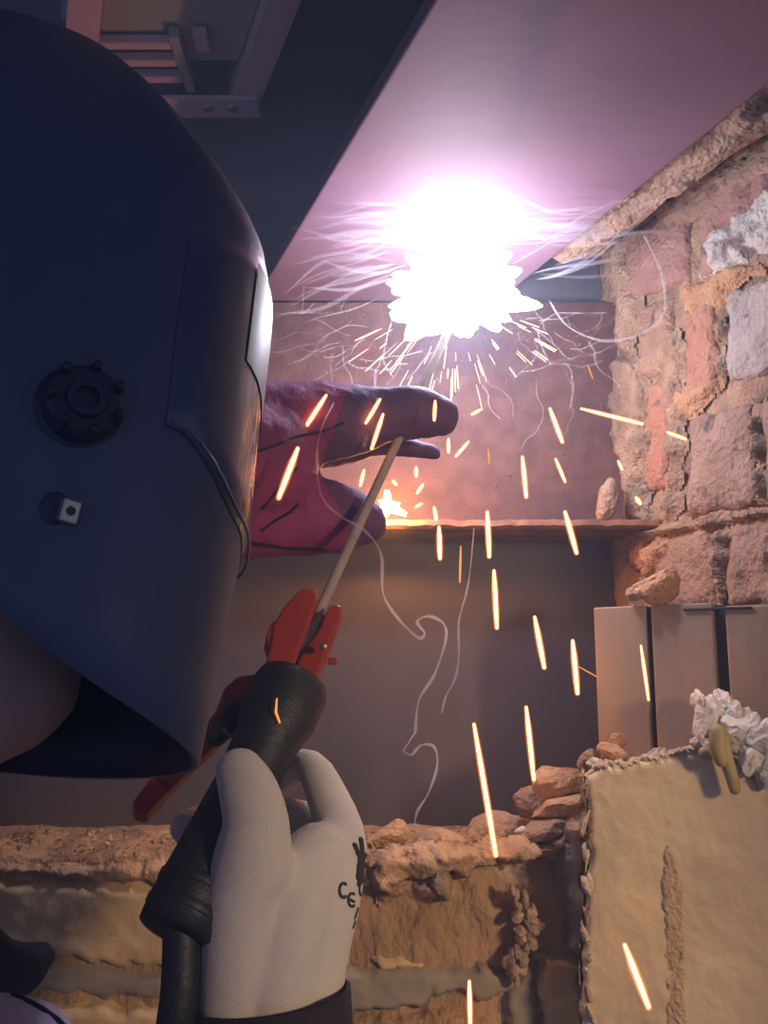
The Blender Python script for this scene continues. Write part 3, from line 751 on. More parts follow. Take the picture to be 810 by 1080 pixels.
tube('glue_drip', [U(757, 772, 0.842), U(757, 790, 0.842), U(761, 802, 0.842)], [0.007, 0.008, 0.006], M['ochre'], pc)
tube('glue_drip', [U(744, 794, 0.858), U(752, 794, 0.856)], [0.006, 0.006], M['ochre'], pc)

# ================================================================== WELDER
YH = 0.44
person = empty('person', 'welder in a lavender jacket leaning in from the left, jaw bare under the helmet', 'person')
def V3(x, y, z): return Vector((x, y, Z0 + z))
# body: one continuous figure (head with face, neck, trunk, arms, legs), standing on the floor
head = V3(-0.215, 0.44, 0.150)
body_ch = [
    ([V3(-0.44, 0.44, -0.62), V3(-0.46, 0.44, -0.38), V3(-0.45, 0.44, -0.17)], (0.13, 0.125, 0.12)),
    ([V3(-0.44, 0.36, -0.62), V3(-0.46, 0.36, -0.38), V3(-0.45, 0.35, -0.16)], (0.11, 0.11, 0.095)),
    ([V3(-0.44, 0.52, -0.62), V3(-0.46, 0.52, -0.38), V3(-0.45, 0.53, -0.16)], (0.11, 0.11, 0.095)),
    ([V3(-0.43, 0.28, -0.13), V3(-0.44, 0.44, -0.10), V3(-0.45, 0.62, -0.13)], (0.065, 0.07, 0.065)),
    ([V3(-0.42, 0.44, -0.10), V3(-0.31, 0.44, -0.015), V3(-0.235, 0.44, 0.06)], (0.066, 0.060, 0.060)),
    ([V3(-0.225, 0.44, 0.045), head, V3(-0.225, 0.44, 0.185)], (0.066, 0.088, 0.086)),
    ([V3(-0.225, 0.44, -0.005), V3(-0.178, 0.44, 0.004)], (0.052, 0.040)),
    ([V3(-0.135, 0.44, 0.14), V3(-0.118, 0.44, 0.105), V3(-0.122, 0.44, 0.098)], (0.010, 0.014, 0.010)),
    ([V3(-0.14, 0.44, 0.068), V3(-0.135, 0.44, 0.052)], (0.014, 0.014)),
    ([V3(-0.232, 0.352, 0.11), V3(-0.238, 0.350, 0.15)], (0.012, 0.014)),
    ([V3(-0.232, 0.528, 0.11), V3(-0.238, 0.530, 0.15)], (0.012, 0.014)),
    # right arm (near): shoulder, elbow, wrist
    ([V3(-0.42, 0.27, -0.15), U(-75, 1262, 0.33), V3(-0.14, 0.37, -0.34), V3(-0.080, 0.575, -0.235)], (0.055, 0.050, 0.042, 0.030)),
    # left arm (far)
    ([V3(-0.45, 0.63, -0.13), V3(-0.42, 0.80, 0.02), V3(-0.22, 0.80, 0.19)], (0.055, 0.042, 0.032)),
    # legs
    ([V3(-0.44, 0.34, -0.62), V3(-0.42, 0.32, -1.02), V3(-0.46, 0.32, -1.43)], (0.09, 0.06, 0.045)),
    ([V3(-0.44, 0.54, -0.62), V3(-0.40, 0.57, -1.02), V3(-0.44, 0.57, -1.43)], (0.09, 0.06, 0.045)),
    ([V3(-0.46, 0.32, -1.455), V3(-0.31, 0.31, -1.47)], (0.043, 0.030)),
    ([V3(-0.44, 0.57, -1.455), V3(-0.29, 0.58, -1.47)], (0.043, 0.030)),
]
organic('body', body_ch, 0.008, M['skin'], person, smooth=3)
for sy in (-0.028, 0.028):
    mesh_obj('eye', *lathe_geo(V3(-0.140, 0.44 + sy, 0.135), (1, 0, 0), [(-0.008, 0.006), (0, 0.010), (0.006, 0.007), (0.008, 0.002)], 12), M['ink'], person, True)
organic('knit_cap', [([V3(-0.25, 0.44, 0.165), V3(-0.228, 0.44, 0.195)], (0.094, 0.094)), ([V3(-0.27, 0.44, 0.12), V3(-0.262, 0.44, 0.17)], (0.075, 0.09))], 0.006, M['dark_cloth'], person, smooth=4)
def grow(ch, d, k0=0, k1=None): return [(p, tuple(r + d for r in rr)) for p, rr in ch]
jk = organic('jacket', grow(body_ch[0:4], 0.018) + grow([body_ch[11], body_ch[12]], 0.014), 0.009, M['jacket'], person, smooth=4, wrinkle=0.006, wscale=11)
organic('trousers', grow([body_ch[13], body_ch[14]], 0.016) + [([V3(-0.44, 0.36, -0.60), V3(-0.44, 0.52, -0.60)], (0.142, 0.142))], 0.010, M['trousers'], person, smooth=4)
for c in (body_ch[15], body_ch[16]):
    organic('boot', grow([c], 0.012) + [([c[0][0], c[0][0] + Vector((0, 0, 0.10))], (0.058, 0.060))], 0.007, M['boots'], person, smooth=3)
# collar, shoulder cloth with dark piping close to the lens at the lower left
organic('collar', [([U(-70, 965, 0.40), U(-30, 998, 0.40), U(-8, 1026, 0.40), U(-30, 1075, 0.39)], (0.016, 0.012, 0.011, 0.014)),
                   ([U(-5, 1034, 0.40), U(26, 1020, 0.405), U(44, 1008, 0.41)], (0.011, 0.0105, 0.0065))], 0.0035, M['dark_cloth'], person, smooth=5)

# ------------------------------------------------------------------ helmet
hel = empty('welding_helmet', 'dark blue-black glossy welding helmet on the welder seen from the side', 'helmet')
HC = U(140, 450, YH)
PROF = [(213, 806), (224, 750), (235, 690), (246, 630), (254, 588), (262, 500), (268, 440), (274, 390), (279, 345), (283, 302)]
DOME = [(281, 284), (273, 262), (262, 240), (248, 212), (230, 183), (208, 147), (186, 117), (160, 88), (130, 68), (98, 55), (60, 46), (20, 43), (-30, 47)]
ROLL = math.radians(13); YAW = math.radians(9)
HROT = Matrix.Rotation(YAW, 3, 'Z') @ Matrix.Rotation(-ROLL, 3, 'X')
pivot = U(250, 450, YH)
def hx(p): return HROT @ (p - pivot) + pivot
prof_w = [U(x, y, YH) for x, y in PROF]; dome_w = [U(x, y, YH) for x, y in DOME]
XB = U(-120, 450, YH).x
rows = prof_w + dome_w
nP = len(prof_w); nD = len(dome_w)
def half_w(i):
    if i < nP:
        t = i / (nP - 1); return 0.082 + 0.028 * sm(t * 1.3)
    t = (i - nP + 1) / nD; return 0.102 * (max(0.0, 1 - t ** 1.35)) ** 0.72 + 0.008
NT = 48
def shell_point(i, th, push=0.0, kx=0.62):
    """i may be fractional along the profile"""
    k = min(int(i), len(rows) - 2); u = i - k
    c = rows[k].lerp(rows[k + 1], u); w = half_w(k) * (1 - u) + half_w(k + 1) * u
    xb = min(XB, c.x - 0.03)
    s_, c_ = math.sin(th), max(0.0, math.cos(th))
    lat = (1 if s_ >= 0 else -1) * abs(s_) ** 0.78 * (w + push)
    fx = c_ ** kx
    x = xb + (c.x + push - xb) * fx
    z = c.z
    # the lower rim rises towards the ears
    if i < 4.5:
        rise = 0.075 * (1 - fx) + 0.10 * (1 - fx) ** 3
        z += rise * (1 - i / 4.5) * (0.12 if s_ > 0 else 1.0)
    return hx(Vector((x, YH + lat, z)))
V = []; Fc = []
for i in range(len(rows)):
    for k in range(NT + 1):
        th = -math.pi / 2 + math.pi * k / NT
        V.append(shell_point(i, th))
for i in range(len(rows) - 1):
    for k in range(NT):
        a = i * (NT + 1) + k; Fc.append((a, a + NT + 1, a + NT + 2, a + 1))
# back skirt closing the dome towards the neck strap
sh = mesh_obj('shell', V, Fc, M['helmet'], hel, True)
sh.data.materials.append(M['helmet_inner'])
bm = bmesh.new(); bm.from_mesh(sh.data); bmesh.ops.recalc_face_normals(bm, faces=bm.faces)
ctr = pivot + Vector((-0.1, 0, 0))
if sum(1 if f.normal.dot(f.calc_center_median() - ctr) > 0 else -1 for f in bm.faces) < 0:
    bmesh.ops.reverse_faces(bm, faces=bm.faces)
bm.to_mesh(sh.data); bm.free()
sol = sh.modifiers.new('t', 'SOLIDIFY'); sol.thickness = 0.003; sol.offset = -1; sol.material_offset = 1; sol.material_offset_rim = 0
# raised front plate with the lens window
V = []; Fc = []; ni, nk = 36, 40
i0, i1, tm = 4.0, 9.0, math.radians(44)
for a in range(ni + 1):
    for k in range(nk + 1):
        th = -tm + 2 * tm * k / nk
        dip = 0.55 * sm((abs(th) / tm - 0.35) / 0.65)           # lower edge rises towards the sides
        i_top = i1 - 1.3 * (abs(th) / tm) ** 2; i = (i0 + dip) + (i_top - i0 - dip) * a / ni
        e = min(a / 2, (ni - a) / 5, k / 4, (nk - k) / 4, 1)
        V.append(shell_point(i, th, 0.0004 + 0.0026 * sm(e)))
for a in range(ni):
    for k in range(nk):
        q = a * (nk + 1) + k; Fc.append((q, q + nk + 1, q + nk + 2, q + 1))
fp = mesh_obj('front_plate', V, Fc, M['helmet_front'], hel, True)
tube('chin_ridge', [shell_point(4.0 + 0.55 * sm((abs(t) / 44 - 0.35) / 0.65), math.radians(t), 0.0035) for t in range(-44, 45, 4)], 0.0008, M['helmet_front'], hel, 8)
# headband inside the shell
tube('headband', [V3(-0.228 + 0.102 * math.cos(2 * math.pi * k / 28), 0.44 + 0.100 * math.sin(2 * math.pi * k / 28), 0.175 + 0.012 * math.cos(2 * math.pi * k / 28)) for k in range(29)], 0.006, M['knob'], hel, 8)
# lens window
V = []; Fc = []
for a in range(9):
    for k in range(17):
        V.append(shell_point(6.0 + 2.3 * a / 8, math.radians(-22 + 44 * k / 16), 0.0036))
for a in range(8):
    for k in range(16):
        q = a * 17 + k; Fc.append((q, q + 17, q + 18, q + 1))
mesh_obj('lens_window', V, Fc, M['knob'], hel, True)
# side knob and bolt: placed on the near side surface
dg = bpy.context.evaluated_depsgraph_get()
def cast(o, px, py):
    d = ray(px, py).normalized(); inv = o.matrix_world.inverted()
    ok, loc, nr, _ = o.ray_cast(inv @ CAM, (inv.to_3x3() @ d).normalized(), distance=5, depsgraph=dg)
    return (loc, nr) if ok else (None, None)
bpy.context.view_layer.update(); dg = bpy.context.evaluated_depsgraph_get()
def near_axis(n): return n if n.dot(Vector((0, -1, 0))) > 0 else -n
loc, nr = cast(sh, 84, 430)
nr = near_axis(nr); nr = (nr * 0.75 + Vector((0.38, -0.55, 0.02))).normalized()
kn = mesh_obj('adjustment_knob', *lathe_geo(loc - nr * 0.003, nr, [(0, 0.0155), (0.003, 0.0160), (0.004, 0.0140), (0.012, 0.0132), (0.0135, 0.0120), (0.0135, 0.0075), (0.016, 0.0068), (0.016, 0.0045), (0.0125, 0.0040)], 28), M['knob'], hel)
ref = nr.cross(Vector((0, 0, 1))).normalized(); ref2 = nr.cross(ref)
for k in range(7):
    a = 2 * math.pi * k / 7
    d = ref * math.cos(a) + ref2 * math.sin(a)
    v, f = tube_geo([loc + nr * 0.003 + d * 0.0128, loc + nr * 0.0145 + d * 0.0122], [0.0021, 0.0019], 8)
    mesh_obj('grip_rib', v, f, M['knob'], kn, True)
loc, nr = cast(sh, 70, 540); nr = near_axis(nr)
ax = (nr + Vector((0.35, 0, 0.0))).normalized(); r1 = ax.cross(Vector((0.25, 0, 1))).normalized(); r2 = ax.cross(r1)
bo = mesh_obj('bolt', *box_geo(loc + ax * 0.002, r1 * 0.0034, r2 * 0.0042, ax * 0.0022), M['bolt'], hel); bevel(bo, 0.0006, 2)
mesh_obj('bolt_centre', *lathe_geo(loc + ax * 0.004, ax, [(0, 0.0018), (0.0009, 0.0016), (0.0010, 0.0006)], 12), M['knob'], bo)
mesh_obj('washer', *lathe_geo(loc + Vector((-0.0035, 0, 0.001)) - nr * 0.001, nr, [(0, 0.0065), (0.0022, 0.0062), (0.0026, 0.0050)], 20), M['knob'], hel)

# ------------------------------------------------------------------ white knit glove on the right hand
H0 = U(184, 985, 0.60); H1 = U(306, 728, 0.70)     # handle axis
def G(px, py, Y): return U(px, py, Y)
def R_(r, Y): return PXR(r, Y)
def chain(*a): return ([U(x, y, Y) for x, y, Y, r in a], tuple(PXR(r, Y) for x, y, Y, r in a))
gl = [
    chain((246, 1075, .62, 36), (250, 1020, .615, 38), (254, 950, .61, 38), (266, 892, .605, 36)),
    chain((290, 1080, .625, 42), (292, 1020, .625, 44), (308, 950, .63, 44), (335, 905, .65, 36)),
    chain((325, 1080, .635, 32), (332, 1020, .64, 32), (345, 950, .645, 34), (357, 905, .66, 29)),
    # thumb over the handle
    chain((272, 915, .61, 36), (270, 868, .608, 34), (262, 835, .606, 31), (253, 815, .610, 26)),
    # index: rises from the knuckle, bends behind the handle
    chain((340, 930, .65, 36), (361, 893, .665, 26), (347, 845, .685, 22), (327, 808, .705, 17), (300, 815, .735, 17), (268, 835, .735, 16)),
    # middle, ring, little fingers around the back of the handle, tips on the left
    chain((352, 930, .66, 30), (345, 880, .70, 22), (300, 862, .722, 20), (235, 862, .705, 19), (197, 873, .678, 18)),
    chain((350, 960, .655, 28), (335, 920, .695, 21), (280, 905, .700, 19), (215, 912, .682, 17), (184, 921, .658, 15)),
    chain((335, 985, .65, 26), (310, 965, .68, 20), (260, 955, .680, 18), (210, 955, .665, 15)),
]
glove = empty('knit_glove', 'white knit work glove gripping the black electrode holder handle', 'glove')
gb = organic('glove_body', gl, 0.0028, M['knit'], glove, smooth=7)
bpy.context.view_layer.update(); dg = bpy.context.evaluated_depsgraph_get()
cuff_c = [(U(272, 1110, .63), 0.062), (U(277, 1062, .63), 0.060), (U(281, 1036, .63), 0.0545)]
ax = (cuff_c[2][0] - cuff_c[0][0]).normalized()
def ell_tube(name, cs, a1, a2, mat, parent, n=40):
    V = []; Fc = []
    for c, f1, f2 in cs:
        for k in range(n):
            t = 2 * math.pi * k / n; V.append(c + a1 * math.cos(t) * f1 + a2 * math.sin(t) * f2)
    for i in range(len(cs) - 1):
        for k in range(n):
            k2 = (k + 1) % n; Fc.append((i * n + k, i * n + k2, (i + 1) * n + k2, (i + 1) * n + k))
    return mesh_obj(name, V, Fc, mat, parent, True)
e1 = Vector((1, 0.10, 0.08)).normalized(); e2 = e1.cross(ax).normalized()
ell_tube('sleeve_cuff', [(U(268, 1180, .61), .060, .048), (U(272, 1110, .62), .058, .047), (U(276, 1068, .627), .0555, .045), (U(280, 1049, .63), .053, .043), (U(280, 1047, .63), .0505, .041), (U(276, 1080, .627), .050, .040)], e1, e2, M['dark_cloth'], person)
# printed marks on the glove
def decal(name, strokes, r, mat, obj, parent):
    geos = []
    for st in strokes:
        pts = []
        for x, y in st:
            l, nn = cast(obj, x, y)
            if l is not None: pts.append(l + nn * 0.0002)
        if len(pts) > 1: geos.append(tube_geo(pts, r, 6))
    if geos: return mesh_obj(name, *merge(geos), mat, parent, True)
def arcpts(cx, cy, rx_, ry_, a0, a1, n=10):
    return [(cx + rx_ * math.cos(math.radians(a0 + (a1 - a0) * k / n)), cy + ry_ * math.sin(math.radians(a0 + (a1 - a0) * k / n))) for k in range(n + 1)]
decal('piping', [[(0, 1046), (14, 1050), (30, 1057), (46, 1066), (60, 1076), (74, 1090), (86, 1110)]], 0.0010, M['dark_cloth'], jk, person)
decal('printed_letter_c', [arcpts(362, 939, 4.5, 7.5, 60, 300)], 0.0011, M['ink'], gb, glove)
decal('printed_letter_e', [arcpts(371, 949, 4, 7, 60, 300), [(367, 948), (373, 951)]], 0.0010, M['ink'], gb, glove)
decal('printed_emblem', [[(374, 892), (379, 905), (377, 925)], [(380, 886), (382, 905), (380, 928)], [(377, 900), (384, 902)], [(378, 915), (385, 912)], [(381, 920), (378, 932)]], 0.0021, M['ink'], gb, glove)
decal('printed_loop', [arcpts(382, 938, 3.5, 8, 0, 360, 14)], 0.0010, M['ink'], gb, glove)
decal('printed_mark', [[(377, 958), (374, 968)], [(381, 955), (379, 966)], [(374, 972), (372, 978)]], 0.0009, M['ink'], gb, glove)

# ------------------------------------------------------------------ electrode holder
eh = empty('electrode_holder', 'black handled electrode holder with red clamp jaws held in the white glove', 'electrode holder')
hax = (H1 - H0).normalized(); hl = (H1 - H0).length
def HX(t, r=0): return H0 + hax * (hl * t)
mesh_obj('handle', *lathe_geo(H0, hax, [(0, 0.016), (0.001, 0.0235), (hl * .08, 0.0245), (hl * .3, 0.0225), (hl * .55, 0.0205), (hl * .75, 0.0225), (hl * .86, 0.0275), (hl * .99, 0.0280), (hl * 1.03, 0.0265), (hl * 1.035, 0.015)], 40), M['handle'], eh, True)
for k in range(6):
    v, f = lathe_geo(HX(0.05 + 0.085 * k), hax, [(0, 0.0238), (0.002, 0.0250), (0.006, 0.0250), (0.008, 0.0236)], 28)
    if k < 2: mesh_obj('handle_ring', v, f, M['handle'], eh, True)
side = hax.cross(Vector((0, 1, 0))).normalized()
if side.x < 0: side = -side
fwd = side.cross(hax).normalized()
def prism(name, pts2, depth, mat, parent, yc, bw=0.003):
    """outline (px,py) at depth plane yc(px,py) extruded along the view-facing normal"""
    P = [U(x, y, yc(x, y)) for x, y in pts2]; nrm = fwd
    V = [p - nrm * depth for p in P] + [p + nrm * depth for p in P]; n = len(P)
    Fc = [tuple(range(n)), tuple(reversed(range(n, 2 * n)))] + [(i, i + n, (i + 1) % n + n, (i + 1) % n) for i in range(n)]
    o = mesh_obj(name, V, Fc, mat, parent); bevel(o, bw, 3); return o
yj = lambda x, y: 0.70 + (730 - y) * 0.0003
prism('upper_jaw', [(277, 714), (283, 690), (286, 668), (296, 650), (312, 632), (320, 628), (331, 631), (333, 640), (326, 664), (314, 694), (306, 718)], 0.0115, M['red'], eh, yj)
prism('lower_jaw', [(306, 718), (318, 694), (334, 672), (343, 650), (350, 645), (358, 648), (359, 658), (350, 682), (343, 700), (334, 722), (322, 730)], 0.0115, M['red'], eh, yj)
prism('jaw_metal', [(308, 700), (318, 678), (330, 656), (338, 648), (341, 656), (334, 674), (322, 692), (314, 706)], 0.0070, M['metal'], eh, yj, 0.001)
prism('jaw_ridge', [(283, 690), (279, 678), (284, 664), (290, 660), (292, 670)], 0.009, M['red'], eh, yj, 0.002)
mesh_obj('jaw_screw', *lathe_geo(U(341, 682, 0.69), (0, -1, 0), [(0, 0.003), (0.003, 0.0026), (0.0035, 0.001)], 12), M['metal'], eh)
mesh_obj('jaw_pin', *lathe_geo(U(346, 697, 0.70), (1, 0, 0), [(0, 0.003), (0.006, 0.003), (0.007, 0.0015)], 12), M['red'], eh)
# squeeze lever running down behind the handle to the lower left
lev = [(268, 716, .735), (248, 722, .738), (236, 745, .735), (215, 780, .725), (190, 806, .715), (168, 832, .705), (148, 854, .70)]
prism('lever', [(272, 716), (250, 718), (236, 730), (226, 756), (206, 778), (186, 800), (162, 824), (142, 850), (146, 858), (156, 860), (178, 838), (204, 812), (226, 792), (242, 772), (256, 742), (274, 734)], 0.008, M['red'], eh, lambda x, y: 0.725, 0.003)
prism('lever_tip', [(160, 824), (139, 852), (143, 861), (155, 863), (178, 838)], 0.0095, M['red'], eh, lambda x, y: 0.723, 0.002)
tube('spring_clip', [U(250, 748, .70), U(238, 766, .695), U(228, 778, .69)], [0.008, 0.009, 0.007], M['handle'], eh)
tube('clip_pin', [U(236, 770, .680), U(243, 776, .680)], [0.0016, 0.0016], M['metal'], eh, 8)
cb = smooth_path([H0 - hax * -0.01, U(190, 1040, .60), U(184, 1090, .60), U(180, 1160, .60), Vector((-0.13, 0.60, 1.0)), Vector((-0.10, 0.62, 0.5)), Vector((0.0, 0.64, 0.03)), Vector((0.25, 0.5, 0.016))], k=8)
tube('cable', cb, 0.0115, M['handle'], eh, 16)

# electrode rod, from the jaws up to the arc
tag(tube('electrode_rod', [U(326, 668, 0.718), ARC + Vector((0.006, -0.006, -0.016))], 0.0040, M['rod'], None, 14), 'thin grey welding electrode rod clamped in the red jaws, rising behind the maroon glove', 'electrode')

# ------------------------------------------------------------------ maroon leather glove on the left hand
mg = empty('leather_glove', 'maroon and purple leather welding glove reaching out behind the helmet', 'glove')
ml = [
    chain((150, 500, .80, 70), (220, 492, .83, 72), (270, 488, .855, 66)),
    chain((230, 462, .845, 58), (300, 452, .87, 44), (360, 446, .885, 36), (405, 437, .895, 29), (440, 436, .90, 27), (462, 437, .90, 20)),
    chain((250, 448, .86, 44), (320, 434, .88, 30), (390, 426, .90, 20), (440, 424, .91, 14)),
    chain((300, 462, .90, 36), (360, 464, .93, 24), (405, 469, .94, 13), (440, 473, .94, 10), (458, 477, .94, 6)),
    chain((225, 530, .84, 56), (280, 538, .87, 46), (330, 543, .89, 39), (365, 548, .895, 33), (385, 553, .897, 22)),
    chain((250, 500, .85, 58), (290, 492, .865, 46), (310, 486, .875, 30)),
]
ml = [([U(*pix(p), p.y - 0.068) for p in pp], rr) for pp, rr in ml]
mb = organic('glove_body', ml, 0.0034, M['leather'], mg, smooth=6, wrinkle=0.0035, wscale=22)
# dark leather facing on the fingers
mb.data.materials.append(M['leather_finger'])
for pf in mb.data.polygons:
    x, y = pix(pf.center)
    if x > 345 + (y - 470) * -0.4 and y < 500 : pf.material_index = 1
    elif x > 335 + (y - 500) * 0.6 and y >= 500: pf.material_index = 1
bpy.context.view_layer.update(); dg = bpy.context.evaluated_depsgraph_get()
decal('seam', [[(266, 478), (290, 470), (314, 460), (340, 455), (362, 446)], [(276, 536), (290, 520), (300, 506), (312, 494)], [(276, 559), (292, 548), (306, 540), (314, 532)], [(262, 572), (300, 578), (345, 580)]], 0.0013, M['seam'], mb, mg)

# ================================================================== ARC, SPARKS, SMOKE
def blob(name, c, r, mat, seed, spikes=26, squash=(1.15, 0.7, 0.85), spike=0.7, sub=4, thr=0.90):
    bm = bmesh.new(); bmesh.ops.create_icosphere(bm, subdivisions=sub, radius=1.0); rnd = random.Random(seed)
    ds = [(Vector((rnd.gauss(0, 1), rnd.gauss(0, 1), rnd.gauss(0, 1))).normalized(), rnd.uniform(0.3, 1.0)) for _ in range(spikes)]
    for v in bm.verts:
        p = v.co.copy(); k = 1 + 0.12 * fbm(p * 2.5 + Vector((seed, 0, 0)))
        for d, a in ds:
            q = p.dot(d)
            if q > thr: k += spike * a * ((q - thr) / (1 - thr)) ** 2
        v.co = Vector((p.x * squash[0], p.y * squash[1], p.z * squash[2])) * (k * r)
    me = bpy.data.meshes.new(name); bm.to_mesh(me); bm.free(); me.materials.append(mat)
    me.polygons.foreach_set('use_smooth', [True] * len(me.polygons))
    o = link(bpy.data.objects.new(name, me)); o.location = c; return o
arc = tag(blob('welding_arc', ARC, 0.043, M['arc'], 4, 110, (1.25, 0.7, 0.9), 0.55, 5, 0.975), 'blinding white welding arc under the overhead beam', 'welding arc')
drop = tag(blob('molten_drop', U(410, 535, 1.07), 0.008, M['molten'], 5, 14, (1, 1, 0.9), 1.6, 3), 'small glowing orange molten drop on the channel flange', 'molten drop')

def spark(x0, y0, x1, y1, Y, r, label, mat='spark', dY=0.0, group='falling sparks', mid=None):
    a = U(x0, y0, Y); b = U(x1, y1, Y + dY)
    pts = [a, a.lerp(b, 0.3), a.lerp(b, 0.7), b]
    if mid: pts = [a, U(mid[0], mid[1], Y), b]
    rr = PXR(r * 0.82, Y); rads = [rr * 0.6] + [rr] * (len(pts) - 2) + [rr * 0.75]
    o = tube('spark', pts, rads, M[mat], None, 8)
    if mat == 'spark' and group == 'falling sparks': tube('glow', pts, [q * 1.9 for q in rads], M['bloom'], o, 8)  # bloom around the spark, added as a wider, faintly emissive tube
    return tag(o, label, 'spark', group)
S = [
    (344, 417, 322, 451, .77, 2.2, 'orange spark streak slanting across the back of the maroon glove'),
    (314, 473, 294, 525, .70, 3.0, 'thick bright spark streak over the palm of the maroon glove near the helmet'),
    (401, 421, 386, 446, .79, 1.8, 'short spark in front of the maroon glove fingers, left one of a pair'),
    (404, 437, 392, 473, .79, 2.0, 'longer spark in front of the maroon glove fingers, right one of a pair'),
    (459, 423, 458, 443, .79, 1.8, 'short upright spark over the fingertip of the maroon glove'),
    (384, 496, 380, 512, .98, 1.8, 'short spark in the gap between glove thumb and fingers'),
    (507, 432, 498, 437, 1.0, 1.5, 'tiny flat spark right of the maroon fingertip'),
    (494, 466, 481, 481, 1.0, 1.5, 'slanting spark just right of the lower glove finger'),
    (473, 463, 473, 477, 1.0, 1.7, 'short upright spark at the tip of the lower glove finger'),
    (439, 493, 439, 502, 1.0, 2.0, 'stubby upright spark under the lower glove finger'),
    (446, 511, 440, 520, 1.0, 1.8, 'stubby slanting spark above the molten drop, upper one'),
    (445, 531, 438, 535, 1.0, 1.5, 'stubby flat spark right of the molten drop'),
    (414, 507, 418, 511, 1.0, 1.7, 'tiny spark beside the electrode above the molten drop'),
    (458, 535, 460, 548, 1.0, 2.0, 'short spark just above the flange edge'),
    (463, 556, 464, 589, 1.0, 2.4, 'spark crossing the flange edge right of the thumb tip'),
    (514, 540, 516, 587, 1.0, 2.4, 'upright spark crossing the flange edge in the picture centre'),
    (486, 576, 485, 614, 1.03, 1.4, 'thin dull orange spark below the flange edge'),
    (521, 602, 524, 662, .99, 2.4, 'long spark over the dark panel under the picture centre'),
    (515, 474, 516, 489, 1.02, 1.4, 'faint short spark on the rusty web above the centre'),
    (580, 431, 593, 466, 1.0, 2.2, 'slanting spark on the rusty web right of the fingertips'),
    (613, 431, 677, 447, 1.0, 1.9, 'long nearly level spark crossing onto the brick wall'),
    (704, 456, 723, 463, .93, 1.7, 'short level spark in front of the bricks'),
    (586, 484, 596, 508, 1.0, 1.6, 'thin slanting spark low on the rusty web'),
    (551, 482, 555, 524, 1.0, 2.2, 'upright spark on the rusty web above the flange'),
    (596, 540, 608, 583, 1.0, 2.6, 'spark crossing the flange edge near the brick wall'),
    (652, 486, 656, 495, 1.0, 1.5, 'tiny spark on the mortar at the wall end'),
    (671, 525, 675, 531, 1.0, 2.2, 'dot-like spark on the mortar above the flange end'),
    (620, 385, 625, 399, 1.02, 1.0, 'thin dull spark high on the rusty web by the wall'),
    (500, 764, 523, 902, .96, 2.5, 'longest spark streak falling onto the rubble ledge'),
    (555, 746, 563, 822, .98, 2.4, 'long spark falling in front of the dark panel beside the rubble pile'),
    (564, 651, 574, 704, .98, 2.5, 'spark over the middle of the dark panel, left of the board'),
    (604, 676, 609, 731, .97, 2.6, 'spark at the dark panel edge right beside the left board'),
    (676, 681, 684, 738, .88, 1.5, 'thin yellow spark in front of the joint of the left boards'),
    (610, 703, 630, 714, .97, 0.7, 'hair-thin spark branching towards the left board'),
    (659, 997, 684, 1062, .80, 3.0, 'thick spark streak in front of the cream plaster wall'),
    (495, 1035, 496, 1084, .93, 2.0, 'spark at the bottom edge in front of the cracked grey band'),
]
DIM = {'thin dull orange spark below the flange edge', 'thin dull spark high on the rusty web by the wall', 'hair-thin spark branching towards the left board', 'faint short spark on the rusty web above the centre'}
for s_ in S: spark(*s_[:6], s_[6], 'spark_far' if s_[6] in DIM else 'spark')
spark(292, 737, 295, 762, .655, 1.7, 'small bent orange spark on the black handle', 'spark_far', mid=(291, 751))
# spray directly under the arc
rnd = random.Random(21)
for k in range(46):
    a = math.radians(rnd.uniform(20, 160)); d0 = rnd.uniform(48, 95); L_ = rnd.uniform(8, 30)
    x0 = 478 + math.cos(a) * d0 * 1.15; y0 = 315 + math.sin(a) * d0; x1 = x0 + math.cos(a) * L_; y1 = y0 + math.sin(a) * L_
    spark(x0, y0, x1, y1, rnd.uniform(0.90, 1.06), rnd.uniform(0.45, 1.05), '%s spark spraying %s the welding arc' % ('white-hot short' if d0 < 75 else 'thin orange', 'down to the right below' if a < 1.1 else ('down to the left below' if a > 2.05 else 'straight down from')), 'spark_hot', group='spark spray below the arc')

